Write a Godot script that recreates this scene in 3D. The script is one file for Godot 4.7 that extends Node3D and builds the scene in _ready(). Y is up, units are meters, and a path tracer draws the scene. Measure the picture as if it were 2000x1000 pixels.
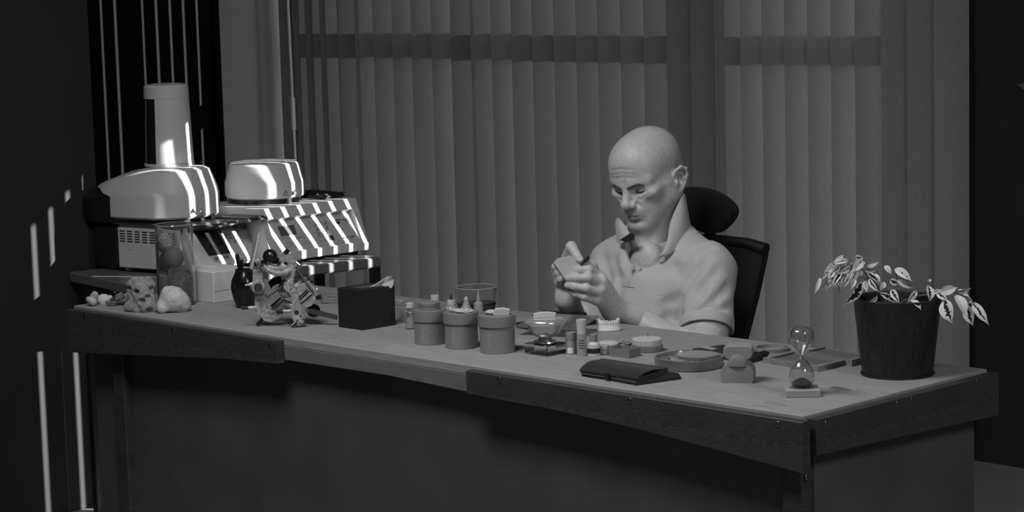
extends Node3D
# A dental technician at his bench: dark studio, soft ceiling panel, low sun slipping through vertical blinds.
# World: x runs along the front edge of the bench, z towards the viewer, origin on the floor under the front right corner.

const FOCAL := 4500.0
const EYE := Vector3(2.47697, 1.56, 3.19661)
const RIGHT := Vector3(0.70914715, -0.02633193, -0.70456863)
const UP := Vector3(-0.07207613, 0.99135969, -0.10959471)
const FWD := Vector3(-0.70136677, -0.12850136, -0.70112199)
const TOP := 0.74          # height of the bench top
const BLIND_Z := -2.6
const WALL_Z := -2.66
const PANELS := [Vector3(-0.75, 2.8, 0.95), Vector3(2.45, 2.8, 0.3)]     # where the two ceiling panels hang

var mats := {}
var taken := {}
var rng := RandomNumberGenerator.new()

# ---------------------------------------------------------------- pixels to places
func ray(px: float, py: float) -> Vector3:
	return FWD + RIGHT * ((px - 1000.0) / FOCAL) - UP * ((py - 500.0) / FOCAL)
func on_y(px: float, py: float, h := TOP) -> Vector3:
	var d := ray(px, py); return EYE + d * ((h - EYE.y) / d.y)
func on_z(px: float, py: float, z: float) -> Vector3:
	var d := ray(px, py); return EYE + d * ((z - EYE.z) / d.z)
func on_x(px: float, py: float, x: float) -> Vector3:
	var d := ray(px, py); return EYE + d * ((x - EYE.x) / d.x)
func at_depth(px: float, py: float, depth: float) -> Vector3:
	return EYE + ray(px, py) * depth
func scale_at(p: Vector3) -> float:   # pixels for one metre
	return FOCAL / (p - EYE).dot(FWD)

# ---------------------------------------------------------------- mesh building
class Shape:
	var v := PackedVector3Array()
	var c := PackedColorArray()
	var tint := Color(1, 1, 1)
	var use_color := false
	func tri(a: Vector3, b: Vector3, d: Vector3) -> void:
		v.push_back(a); v.push_back(b); v.push_back(d)
		if use_color:
			c.push_back(tint); c.push_back(tint); c.push_back(tint)
	func quad(a: Vector3, b: Vector3, d: Vector3, e: Vector3) -> void:
		tri(a, b, d); tri(a, d, e)
	# chamfered box: centre, size, chamfer, basis
	func box(at: Vector3, size: Vector3, ch := 0.0, bas := Basis.IDENTITY) -> Shape:
		var h := size * 0.5
		ch = minf(ch, minf(h.x, minf(h.y, h.z)) * 0.9)
		var p := {}
		for sx in [-1, 1]:
			for sy in [-1, 1]:
				for sz in [-1, 1]:
					var k := Vector3i(sx, sy, sz)
					p[[k, 0]] = at + bas * Vector3(sx * h.x, sy * (h.y - ch), sz * (h.z - ch))
					p[[k, 1]] = at + bas * Vector3(sx * (h.x - ch), sy * h.y, sz * (h.z - ch))
					p[[k, 2]] = at + bas * Vector3(sx * (h.x - ch), sy * (h.y - ch), sz * h.z)
		for ax in 3:
			var a1 := (ax + 1) % 3
			var a2 := (ax + 2) % 3
			for s in [-1, 1]:
				var ks := []
				for q in [[-1, -1], [1, -1], [1, 1], [-1, 1]]:
					var k := Vector3i.ZERO
					k[ax] = s; k[a1] = q[0]; k[a2] = q[1]
					ks.append(k)
				if s < 0: ks.reverse()
				quad(p[[ks[0], ax]], p[[ks[1], ax]], p[[ks[2], ax]], p[[ks[3], ax]])
		if ch > 0.0:
			for ax in 3:
				var a1 := (ax + 1) % 3
				var a2 := (ax + 2) % 3
				for s1 in [-1, 1]:
					for s2 in [-1, 1]:
						var k0 := Vector3i.ZERO
						k0[a1] = s1; k0[a2] = s2; k0[ax] = -1
						var k1 := k0
						k1[ax] = 1
						if s1 * s2 > 0: quad(p[[k0, a1]], p[[k1, a1]], p[[k1, a2]], p[[k0, a2]])
						else: quad(p[[k0, a2]], p[[k1, a2]], p[[k1, a1]], p[[k0, a1]])
			for sx in [-1, 1]:
				for sy in [-1, 1]:
					for sz in [-1, 1]:
						var k := Vector3i(sx, sy, sz)
						if sx * sy * sz > 0: tri(p[[k, 0]], p[[k, 1]], p[[k, 2]])
						else: tri(p[[k, 0]], p[[k, 2]], p[[k, 1]])
		return self
	# rings of points (same count) joined in order; outward for rings that turn anticlockwise seen from the end
	func loft(rings: Array, closed := true, cap0 := true, cap1 := true) -> Shape:
		for i in rings.size() - 1:
			var a: PackedVector3Array = rings[i]
			var b: PackedVector3Array = rings[i + 1]
			var n := a.size()
			for j in (n if closed else n - 1):
				var k := (j + 1) % n
				quad(a[j], a[k], b[k], b[j])
		if cap0: fan(rings[0], true)
		if cap1: fan(rings[rings.size() - 1], false)
		return self
	func fan(r: PackedVector3Array, flip: bool) -> void:
		var m := Vector3.ZERO
		for q in r: m += q
		m /= r.size()
		for j in r.size():
			var k := (j + 1) % r.size()
			if flip: tri(m, r[k], r[j])
			else: tri(m, r[j], r[k])
	# profile of (radius, height) turned about an upright axis at `at`, bottom to top
	func lathe(prof: Array, at := Vector3.ZERO, n := 28, bas := Basis.IDENTITY, sx := 1.0, sz := 1.0) -> Shape:
		var rings := []
		for q in prof:
			var r := PackedVector3Array()
			for j in n:
				var a := -TAU * j / n
				r.push_back(at + bas * Vector3(cos(a) * q.x * sx, q.y, sin(a) * q.x * sz))
			rings.append(r)
		var ring: bool = prof[0].distance_to(prof[prof.size() - 1]) < 0.000001
		return loft(rings, true, prof[0].x > 0.00001 and not ring, prof[prof.size() - 1].x > 0.00001 and not ring)
	# round bar along points
	func tube(pts: Array, rad, n := 10, cap := true) -> Shape:
		var rings := []
		var side := Vector3.ZERO
		for i in pts.size():
			var d: Vector3 = (pts[mini(i + 1, pts.size() - 1)] - pts[maxi(i - 1, 0)]).normalized()
			if side == Vector3.ZERO:
				side = d.cross(Vector3.UP if absf(d.y) < 0.9 else Vector3.RIGHT).normalized()
			side = (side - d * side.dot(d)).normalized()
			var w := d.cross(side)
			var rr: float = rad[i] if rad is Array else rad
			var r := PackedVector3Array()
			for j in n:
				var a := TAU * j / n
				r.push_back(pts[i] + (side * cos(a) + w * sin(a)) * rr)
			rings.append(r)
		return loft(rings, true, cap, cap)
	# flat outline (x, y) pushed along z from -depth/2 to depth/2, placed by tr
	func prism(outline: PackedVector2Array, depth: float, tr := Transform3D.IDENTITY, ch := 0.0) -> Shape:
		var o := outline
		if Geometry2D.is_polygon_clockwise(o): o = o.duplicate(); o.reverse()
		var inner := o
		if ch > 0.0:
			var off := Geometry2D.offset_polygon(o, -ch)
			if off.size() == 1 and off[0].size() == o.size():
				inner = off[0]
				# keep the same starting corner
				var best := 0
				for j in inner.size():
					if inner[j].distance_to(o[0]) < inner[best].distance_to(o[0]): best = j
				var re := PackedVector2Array()
				for j in inner.size(): re.push_back(inner[(best + j) % inner.size()])
				inner = re
			else: ch = 0.0
		var h := depth * 0.5
		var rings := []
		for q in ([[inner, -h], [o, -h + ch], [o, h - ch], [inner, h]] if ch > 0.0 else [[o, -h], [o, h]]):
			var r := PackedVector3Array()
			for w in q[0]: r.push_back(tr * Vector3(w.x, w.y, q[1]))
			rings.append(r)
		loft(rings, true, false, false)
		var ix := Geometry2D.triangulate_polygon(inner)
		for j in range(0, ix.size(), 3):
			var a: Vector2 = inner[ix[j]]
			var b: Vector2 = inner[ix[j + 1]]
			var d: Vector2 = inner[ix[j + 2]]
			if (b - a).cross(d - a) < 0.0:
				var t := b
				b = d
				d = t
			tri(tr * Vector3(a.x, a.y, h), tr * Vector3(b.x, b.y, h), tr * Vector3(d.x, d.y, h))
			tri(tr * Vector3(a.x, a.y, -h), tr * Vector3(d.x, d.y, -h), tr * Vector3(b.x, b.y, -h))
		return self
	# lump: a stretched ball pushed in and out by noise
	func lump(at: Vector3, size: Vector3, amount := 0.0, freq := 3.0, sd := 1, n := 24, bas := Basis.IDENTITY) -> Shape:
		var no := FastNoiseLite.new()
		no.seed = sd; no.frequency = freq; no.fractal_octaves = 3
		var rings := []
		var m := n / 2
		for i in m + 1:
			var la := -PI / 2 + PI * i / m
			var r := PackedVector3Array()
			for j in n:
				var a := -TAU * j / n
				var d := Vector3(cos(a) * cos(la), sin(la), sin(a) * cos(la))
				var k := 1.0 + amount * no.get_noise_3dv(d)
				r.push_back(at + bas * (d * size * 0.5 * k))
			rings.append(r)
		return loft(rings, true, false, false)
	func commit(crease := 40.0) -> ArrayMesh:
		var n := v.size()
		var keep := PackedVector3Array()
		var kc := PackedColorArray()
		var fn := PackedVector3Array()
		for i in range(0, n, 3):
			var x := (v[i + 1] - v[i]).cross(v[i + 2] - v[i])
			if x.length_squared() < 1e-22: continue
			keep.push_back(v[i]); keep.push_back(v[i + 1]); keep.push_back(v[i + 2])
			if use_color:
				kc.push_back(c[i]); kc.push_back(c[i + 1]); kc.push_back(c[i + 2])
			fn.push_back(x)
		var at := {}
		for i in keep.size():
			var k := Vector3i((keep[i] * 50000.0).round())
			if at.has(k): at[k].push_back(i / 3)
			else: at[k] = PackedInt32Array([i / 3])
		var lim := cos(deg_to_rad(crease))
		var nn := PackedVector3Array()
		nn.resize(keep.size())
		var unit := PackedVector3Array()
		for q in fn: unit.push_back(q.normalized())
		for i in keep.size():
			var f := i / 3
			var s := Vector3.ZERO
			for g in at[Vector3i((keep[i] * 50000.0).round())]:
				if unit[f].dot(unit[g]) >= lim: s += fn[g]
			nn[i] = s.normalized()
		# Godot's front faces run clockwise
		for i in range(0, keep.size(), 3):
			var t := keep[i + 1]
			keep[i + 1] = keep[i + 2]
			keep[i + 2] = t
			t = nn[i + 1]
			nn[i + 1] = nn[i + 2]
			nn[i + 2] = t
			if use_color:
				var tc := kc[i + 1]
				kc[i + 1] = kc[i + 2]
				kc[i + 2] = tc
		var arr := []
		arr.resize(Mesh.ARRAY_MAX)
		arr[Mesh.ARRAY_VERTEX] = keep
		arr[Mesh.ARRAY_NORMAL] = nn
		if use_color: arr[Mesh.ARRAY_COLOR] = kc
		var m := ArrayMesh.new()
		m.add_surface_from_arrays(Mesh.PRIMITIVE_TRIANGLES, arr)
		return m

func V(a: float, b: float) -> Vector2: return Vector2(a, b)

# ---------------------------------------------------------------- naming
func numbered(called: String) -> String:
	var n: int = taken.get(called, -1) + 1
	taken[called] = n
	return called if n == 0 else "%s_%03d" % [called, n]
func tag(o: Node, label: String, category: String, group := "") -> Node:
	o.set_meta("label", label); o.set_meta("category", category)
	if group != "": o.set_meta("group", group)
	return o
func thing(called: String, label: String, category: String, at := Vector3.ZERO, turn := 0.0, group := "") -> Node3D:
	var o := Node3D.new()
	o.name = numbered(called); add_child(o)
	o.position = at; o.rotation.y = turn
	tag(o, label, category, group)
	return o
func part(called: String, sh: Shape, m: Material, parent: Node, crease := 40.0) -> MeshInstance3D:
	var o := MeshInstance3D.new()
	o.mesh = sh.commit(crease); o.name = called
	o.material_override = m
	o.cast_shadow = GeometryInstance3D.SHADOW_CASTING_SETTING_ON
	parent.add_child(o, true)
	return o
func piece(called: String, mesh: Mesh, m: Material, parent: Node, tr := Transform3D.IDENTITY) -> MeshInstance3D:
	var o := MeshInstance3D.new()
	o.mesh = mesh; o.name = called; o.material_override = m; o.transform = tr
	parent.add_child(o, true)
	return o
func struct(called: String, sh: Shape, m: Material) -> MeshInstance3D:
	var o := part(called, sh, m, self)
	o.set_meta("kind", "structure")
	return o
func words(text: String, high: float, m: Material, parent: Node, tr: Transform3D, deep := 0.0006, serif := false) -> MeshInstance3D:
	var t := TextMesh.new()
	t.text = text
	var f := SystemFont.new()
	f.font_names = PackedStringArray(["Droid Serif" if serif else "Droid Sans"])
	t.font = f; t.font_size = 32; t.pixel_size = high / 24.0; t.depth = deep; t.curve_step = 2.0
	return piece("lettering", t, m, parent, tr)

# ---------------------------------------------------------------- materials
func grey(l: float) -> Color:          # a grey by its linear (real) reflectance
	return Color(l, l, l).linear_to_srgb()
func mat(called: String, l: float, rough := 0.6, extra := {}) -> StandardMaterial3D:
	if mats.has(called): return mats[called]
	var m := StandardMaterial3D.new()
	m.albedo_color = grey(l); m.roughness = rough; m.resource_name = called
	m.metallic_specular = 0.5
	for k in extra: m.set(k, extra[k])
	mats[called] = m
	return m
func noise_image(sd: int, freq: float, lo: float, hi: float, size := 256, octaves := 4, kind := FastNoiseLite.TYPE_SIMPLEX_SMOOTH) -> ImageTexture:
	var no := FastNoiseLite.new()
	no.seed = sd; no.frequency = freq; no.fractal_octaves = octaves; no.noise_type = kind
	var im := no.get_seamless_image(size, size)
	im.convert(Image.FORMAT_RGB8)
	for y in size:
		for x in size:
			var k := lerpf(lo, hi, im.get_pixel(x, y).r)
			im.set_pixel(x, y, Color(k, k, k))
	im.generate_mipmaps()
	return ImageTexture.create_from_image(im)
# streaky wood: long grain along u
func wood_image(sd: int, lo: float, hi: float, along := 10.0, rings := 7.0, size := 512, upright := false) -> ImageTexture:
	var no := FastNoiseLite.new()
	no.seed = sd; no.frequency = 1.0; no.fractal_octaves = 4
	var fine := FastNoiseLite.new()
	fine.seed = sd + 7; fine.frequency = 1.0; fine.fractal_octaves = 2
	var im := Image.create(size, size, false, Image.FORMAT_RGB8)
	for y in size:
		for x in size:
			var a := TAU * x / size
			var b := TAU * y / size
			var n1 := no.get_noise_3d(cos(a) * 0.25 + 3.0, sin(a) * 0.25, cos(b) * 1.1 + sin(b) * 1.7)
			var g := sin((cos(b) * 0.7 + n1 * 1.6) * rings * 2.0 + sin(b) * 3.0) * 0.5 + 0.5
			var f := fine.get_noise_3d(cos(a) * 1.2, sin(a) * 1.2, 0.0 + cos(b) * along) + fine.get_noise_3d(cos(a) * 2.0 + 9.0, sin(a) * 2.0, sin(b) * along * 2.2)
			var k := clampf(lerpf(lo, hi, clampf(0.22 * g + 0.42 + 0.85 * f, 0.0, 1.0)), 0.0, 1.0)
			im.set_pixel(y if upright else x, x if upright else y, Color(k, k, k))
	im.generate_mipmaps()
	return ImageTexture.create_from_image(im)

func make_materials() -> void:
	var ply := wood_image(3, 0.90, 1.0, 60.0, 0.8, 384)
	var plank := wood_image(11, 0.68, 1.0, 60.0, 1.0)
	var blotch := noise_image(8, 0.012, 0.86, 1.0)
	mat("plywood", 0.28, 0.62, {"albedo_texture": ply, "uv1_triplanar": true, "uv1_scale": Vector3(1.1, 1.1, 1.1)})
	mat("plywood_edge", 0.26, 0.7, {"albedo_texture": plank, "uv1_triplanar": true, "uv1_scale": Vector3(3, 3, 3)})
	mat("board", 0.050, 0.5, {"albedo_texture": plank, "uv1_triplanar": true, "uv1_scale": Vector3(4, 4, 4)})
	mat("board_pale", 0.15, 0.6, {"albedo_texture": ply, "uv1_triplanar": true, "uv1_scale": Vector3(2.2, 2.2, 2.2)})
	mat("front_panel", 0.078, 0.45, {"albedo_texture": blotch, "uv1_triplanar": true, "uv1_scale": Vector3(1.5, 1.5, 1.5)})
	mat("vane", 0.29, 0.8, {"albedo_texture": noise_image(21, 0.08, 0.93, 1.0), "uv1_triplanar": true, "uv1_scale": Vector3(4, 1, 4), "backlight_enabled": true, "backlight": Color(0.21, 0.21, 0.21), "cull_mode": BaseMaterial3D.CULL_DISABLED})
	mat("wall_dark", 0.014, 0.75, {"albedo_texture": blotch, "uv1_triplanar": true})
	mat("wall_pale", 0.30, 0.8)
	mat("room_grey", 0.07, 0.85)
	mat("black_wall", 0.012, 0.6, {"albedo_texture": blotch, "uv1_triplanar": true})
	mat("black_door", 0.005, 0.7, {"metallic_specular": 0.1})
	mat("floor", 0.2, 0.55, {"albedo_texture": blotch, "uv1_triplanar": true})
	mat("frame_metal", 0.35, 0.4, {"metallic": 0.6})
	mat("pane", 0.9, 0.02, {"transparency": BaseMaterial3D.TRANSPARENCY_ALPHA, "albedo_color": Color(0.9, 0.9, 0.9, 0.06)})
	mat("steel", 0.6, 0.25, {"metallic": 1.0})
	mat("dark_steel", 0.2, 0.35, {"metallic": 1.0})
	mat("white_plastic", 0.72, 0.4)
	mat("lamp", 0.8, 0.5, {"emission_enabled": true, "emission": Color(1, 1, 1), "emission_energy_multiplier": 1.5})

# ---------------------------------------------------------------- the place
func _ready() -> void:
	rng.seed = 20
	# camera
	var cam := Camera3D.new()
	cam.name = "camera"
	cam.fov = rad_to_deg(2.0 * atan(500.0 / FOCAL))
	cam.near = 0.05; cam.far = 60.0
	cam.transform = Transform3D(Basis(RIGHT, UP, -FWD), EYE)
	add_child(cam)
	cam.current = true
	# sky, exposure
	var sky_mat := ProceduralSkyMaterial.new()
	sky_mat.sky_top_color = Color(0.55, 0.55, 0.55); sky_mat.sky_horizon_color = Color(0.75, 0.75, 0.75)
	sky_mat.ground_bottom_color = Color(0.3, 0.3, 0.3); sky_mat.ground_horizon_color = Color(0.5, 0.5, 0.5)
	sky_mat.energy_multiplier = 1.0
	var sky := Sky.new()
	sky.sky_material = sky_mat
	var env := Environment.new()
	env.background_mode = Environment.BG_SKY
	env.sky = sky
	env.tonemap_mode = Environment.TONE_MAPPER_LINEAR
	env.tonemap_exposure = 1.0
	env.sdfgi_enabled = true; env.ssao_enabled = true; env.ssil_enabled = true
	var we := WorldEnvironment.new()
	we.name = "environment"; we.environment = env
	add_child(we)
	# low sun from behind the blinds, to the right
	var sun := DirectionalLight3D.new()
	sun.name = "sun"
	var az := deg_to_rad(31.0)
	var el := deg_to_rad(20.0)
	var travel := Vector3(-cos(az) * cos(el), -sin(el), sin(az) * cos(el))
	sun.basis = Basis.looking_at(travel, Vector3.UP)
	sun.light_energy = 17.0; sun.light_angular_distance = 0.2
	sun.shadow_enabled = true
	add_child(sun)
	# the two ceiling panels over the bench
	for at in PANELS:
		var soft := AreaLight3D.new()
		soft.name = numbered("ceiling_panel_light")
		soft.area_size = Vector2(1.2, 0.6)
		soft.light_energy = 4.7; soft.area_range = 12.0; soft.shadow_enabled = true
		soft.position = at - Vector3(0, 0.065, 0)
		soft.rotation = Vector3(-PI / 2, 0, 0)
		add_child(soft)

	make_materials()
	build_room()
	build_windows()
	build_blinds()
	build_bench()
	build_objects()

func build_room() -> void:
	struct("floor", Shape.new().box(Vector3(-0.6, -0.05, 1.2), Vector3(8.3, 0.1, 8.2)), mats.floor)
	struct("ceiling", Shape.new().box(Vector3(-0.6, 2.85, 1.2), Vector3(8.3, 0.1, 8.2)), mats.room_grey)
	# back wall with two openings: the window behind the blinds in view, and one further right
	var w := Shape.new()
	var z := WALL_Z - 0.03
	w.box(Vector3(-4.62, 1.4, z), Vector3(0.34, 2.8, 0.06))                     # left of the window
	w.box(Vector3(-2.955, 0.05, z), Vector3(2.99, 0.1, 0.06))
	w.box(Vector3(-2.955, 2.7, z), Vector3(2.99, 0.2, 0.06))
	struct("wall_back", w, mats.wall_pale)
	w = Shape.new()
	w.box(Vector3(-0.97, 1.4, z), Vector3(0.98, 2.8, 0.06))
	w.box(Vector3(0.17, 0.5, z), Vector3(1.30, 1.0, 0.06))
	w.box(Vector3(0.17, 2.66, z), Vector3(1.30, 0.28, 0.06))
	w.box(Vector3(2.16, 1.4, z), Vector3(2.68, 2.8, 0.06))
	struct("wall_dark", w, mats.black_wall)
	struct("wall_left", Shape.new().box(Vector3(-4.67, 1.4, -2.56), Vector3(0.1, 2.8, 0.5)).box(Vector3(-4.67, 1.4, 1.85), Vector3(0.1, 2.8, 6.9)).box(Vector3(-4.67, 2.45, -1.95), Vector3(0.1, 0.7, 0.8)), mats.wall_pale)
	struct("wall_partition", Shape.new().box(Vector3(-3.12, 1.4, 2.05), Vector3(0.12, 2.8, 5.4), 0.003), mats.wall_dark)
	struct("wall_right", Shape.new().box(Vector3(3.5, 1.4, 1.2), Vector3(0.1, 2.8, 8.2)), mats.room_grey)
	struct("wall_front", Shape.new().box(Vector3(-0.6, 1.4, 5.2), Vector3(8.3, 2.8, 0.1)), mats.room_grey)
	# black door in the far left wall, beside the corner
	var d := struct("door_1", Shape.new().box(Vector3(-4.66, 1.05, -1.96), Vector3(0.05, 2.1, 0.74), 0.003), mats.black_door)
	part("door_frame", Shape.new().box(Vector3(-4.645, 1.05, -1.62), Vector3(0.07, 2.1, 0.05), 0.004).box(Vector3(-4.645, 1.05, -2.32), Vector3(0.07, 2.1, 0.025), 0.004).box(Vector3(-4.645, 2.1, -1.95), Vector3(0.07, 0.06, 0.76), 0.004), mats.black_door, d)
	# ceiling panel fitting
	for i in 2:
		var lamp := thing("ceiling_light_panel", ["white ceiling light panel above the middle of the bench", "white ceiling light panel beyond the right end of the bench"][i], "light", PANELS[i])
		part("frame", Shape.new().box(Vector3(0, -0.025, 0.31), Vector3(1.26, 0.05, 0.02)).box(Vector3(0, -0.025, -0.31), Vector3(1.26, 0.05, 0.02)).box(Vector3(0.62, -0.025, 0), Vector3(0.02, 0.05, 0.6)).box(Vector3(-0.62, -0.025, 0), Vector3(0.02, 0.05, 0.6)), mats.white_plastic, lamp)
		part("diffuser", Shape.new().box(Vector3(0, -0.04, 0), Vector3(1.2, 0.01, 0.6)), mats.lamp, lamp)

func window_unit(called: String, x0: float, x1: float, y0: float, y1: float, bars: Array, rails: Array) -> void:
	var z := WALL_Z - 0.03
	var f := Shape.new()
	f.box(Vector3(x0 + 0.025, (y0 + y1) / 2, z), Vector3(0.05, y1 - y0, 0.06), 0.004)
	f.box(Vector3(x1 - 0.025, (y0 + y1) / 2, z), Vector3(0.05, y1 - y0, 0.06), 0.004)
	f.box(Vector3((x0 + x1) / 2, y0 + 0.03, z), Vector3(x1 - x0, 0.06, 0.06), 0.004)
	f.box(Vector3((x0 + x1) / 2, y1 - 0.03, z), Vector3(x1 - x0, 0.06, 0.06), 0.004)
	var o := struct(called, f, mats.frame_metal)
	for b in bars: part("mullion", Shape.new().box(Vector3(b[0], (y0 + y1) / 2, z), Vector3(b[1], y1 - y0, 0.06), 0.004), mats.frame_metal, o)
	for b in rails: part("transom", Shape.new().box(Vector3((x0 + x1) / 2, b[0], z), Vector3(x1 - x0, b[1], 0.06), 0.004), mats.frame_metal, o)
	var xs := [x0]
	for b in bars: xs.append(b[0])
	xs.append(x1)
	for i in xs.size() - 1:
		part("pane", Shape.new().box(Vector3((xs[i] + xs[i + 1]) / 2, (y0 + y1) / 2, z), Vector3(xs[i + 1] - xs[i], y1 - y0, 0.006)), mats.pane, o)

func build_windows() -> void:
	window_unit("window_1", -4.45, -1.46, 0.1, 2.6, [[-2.32, 0.16]], [[1.297, 0.055]])
	window_unit("window_2", -0.48, 0.82, 1.0, 2.52, [], [])

# one cloth vane, hanging from y0 to y1, its middle at the origin; the cloth bows away from the room
func vane_mesh(wide: float, y0: float, y1: float, sag: float) -> ArrayMesh:
	var s := Shape.new()
	var n := 10
	for i in n:
		var a := -1.0 + 2.0 * i / n
		var b := -1.0 + 2.0 * (i + 1) / n
		var pa := Vector3(a * wide / 2, 0, -sag * (1.0 - a * a))
		var pb := Vector3(b * wide / 2, 0, -sag * (1.0 - b * b))
		s.quad(pa + Vector3(0, y0, 0), pb + Vector3(0, y0, 0), pb + Vector3(0, y1, 0), pa + Vector3(0, y1, 0))
	return s.commit(60)

func build_blinds() -> void:
	var wide := 0.115
	var mesh := vane_mesh(wide, 0.06, 2.58, 0.0085)
	# where the left edge of each vane meets the picture, read off the photograph at one height
	var edges := [545.0, 571.0, 595.5, 624, 658.5, 692, 727.5, 765, 802, 841, 879, 918, 958, 997.5, 1038, 1080.5, 1124, 1166, 1210.5, 1256, 1301, 1348, 1395, 1445, 1487, 1531, 1576, 1622, 1669, 1719.5, 1771, 1824]
	var blind := thing("vertical_blind", "long vertical blind of pale cloth vanes across the window behind the seated man", "blind", Vector3(-3.0, 0, BLIND_Z))
	part("head_rail", Shape.new().box(Vector3(0, 2.61, 0), Vector3(3.3, 0.05, 0.05), 0.004), mats.white_plastic, blind)
	for i in edges.size():
		var x := on_z(edges[i], 50.0, BLIND_Z).x
		var tilt := deg_to_rad(4.0)
		if edges[i] > 690.0 and edges[i] < 970.0: tilt = deg_to_rad(7.5)
		if edges[i] < 690.0: tilt = deg_to_rad(2.5)
		if i > 20: tilt = deg_to_rad(8.0)
		if edges[i] == 879.0 or edges[i] == 1348.0 or edges[i] == 1395.0: tilt = deg_to_rad(2.0)
		tilt += deg_to_rad(rng.randf_range(-0.6, 0.6))
		# left edge towards the room, right edge towards the window
		piece("vane", mesh, mats.vane, blind, Transform3D(Basis(Vector3.UP, tilt), Vector3(x + 0.5 * wide * cos(tilt) + 3.0, 0, -0.5 * wide * sin(tilt))))
	var wand := Shape.new()
	var a := on_z(562, 0, BLIND_Z + 0.06) - blind.position
	var b := on_z(577, 312, BLIND_Z + 0.06) - blind.position
	var up := a + (a - b) * 1.6
	wand.tube([up, b], 0.0055, 8)
	var wd := part("wand", wand, mats.white_plastic, blind)
	part("wand_sleeve", Shape.new().tube([a.lerp(b, 0.61), a.lerp(b, 0.81)], 0.0095, 10), mats.white_plastic, wd)
	# the second blind, in the window further right, half open
	var b2 := thing("vertical_blind", "half open vertical blind in the window beyond the dark wall", "blind", Vector3(0.25, 0, BLIND_Z))
	part("head_rail", Shape.new().box(Vector3(0, 2.68, 0), Vector3(1.5, 0.05, 0.05), 0.004), mats.white_plastic, b2)
	var m2 := vane_mesh(0.115, 0.06, 2.65, 0.006)
	for i in 16:
		piece("vane", m2, mats.vane, b2, Transform3D(Basis(Vector3.UP, deg_to_rad(8.0 + rng.randf_range(-0.4, 0.4))), Vector3(-0.745 + 0.1 * i, 0, 0)))

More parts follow.
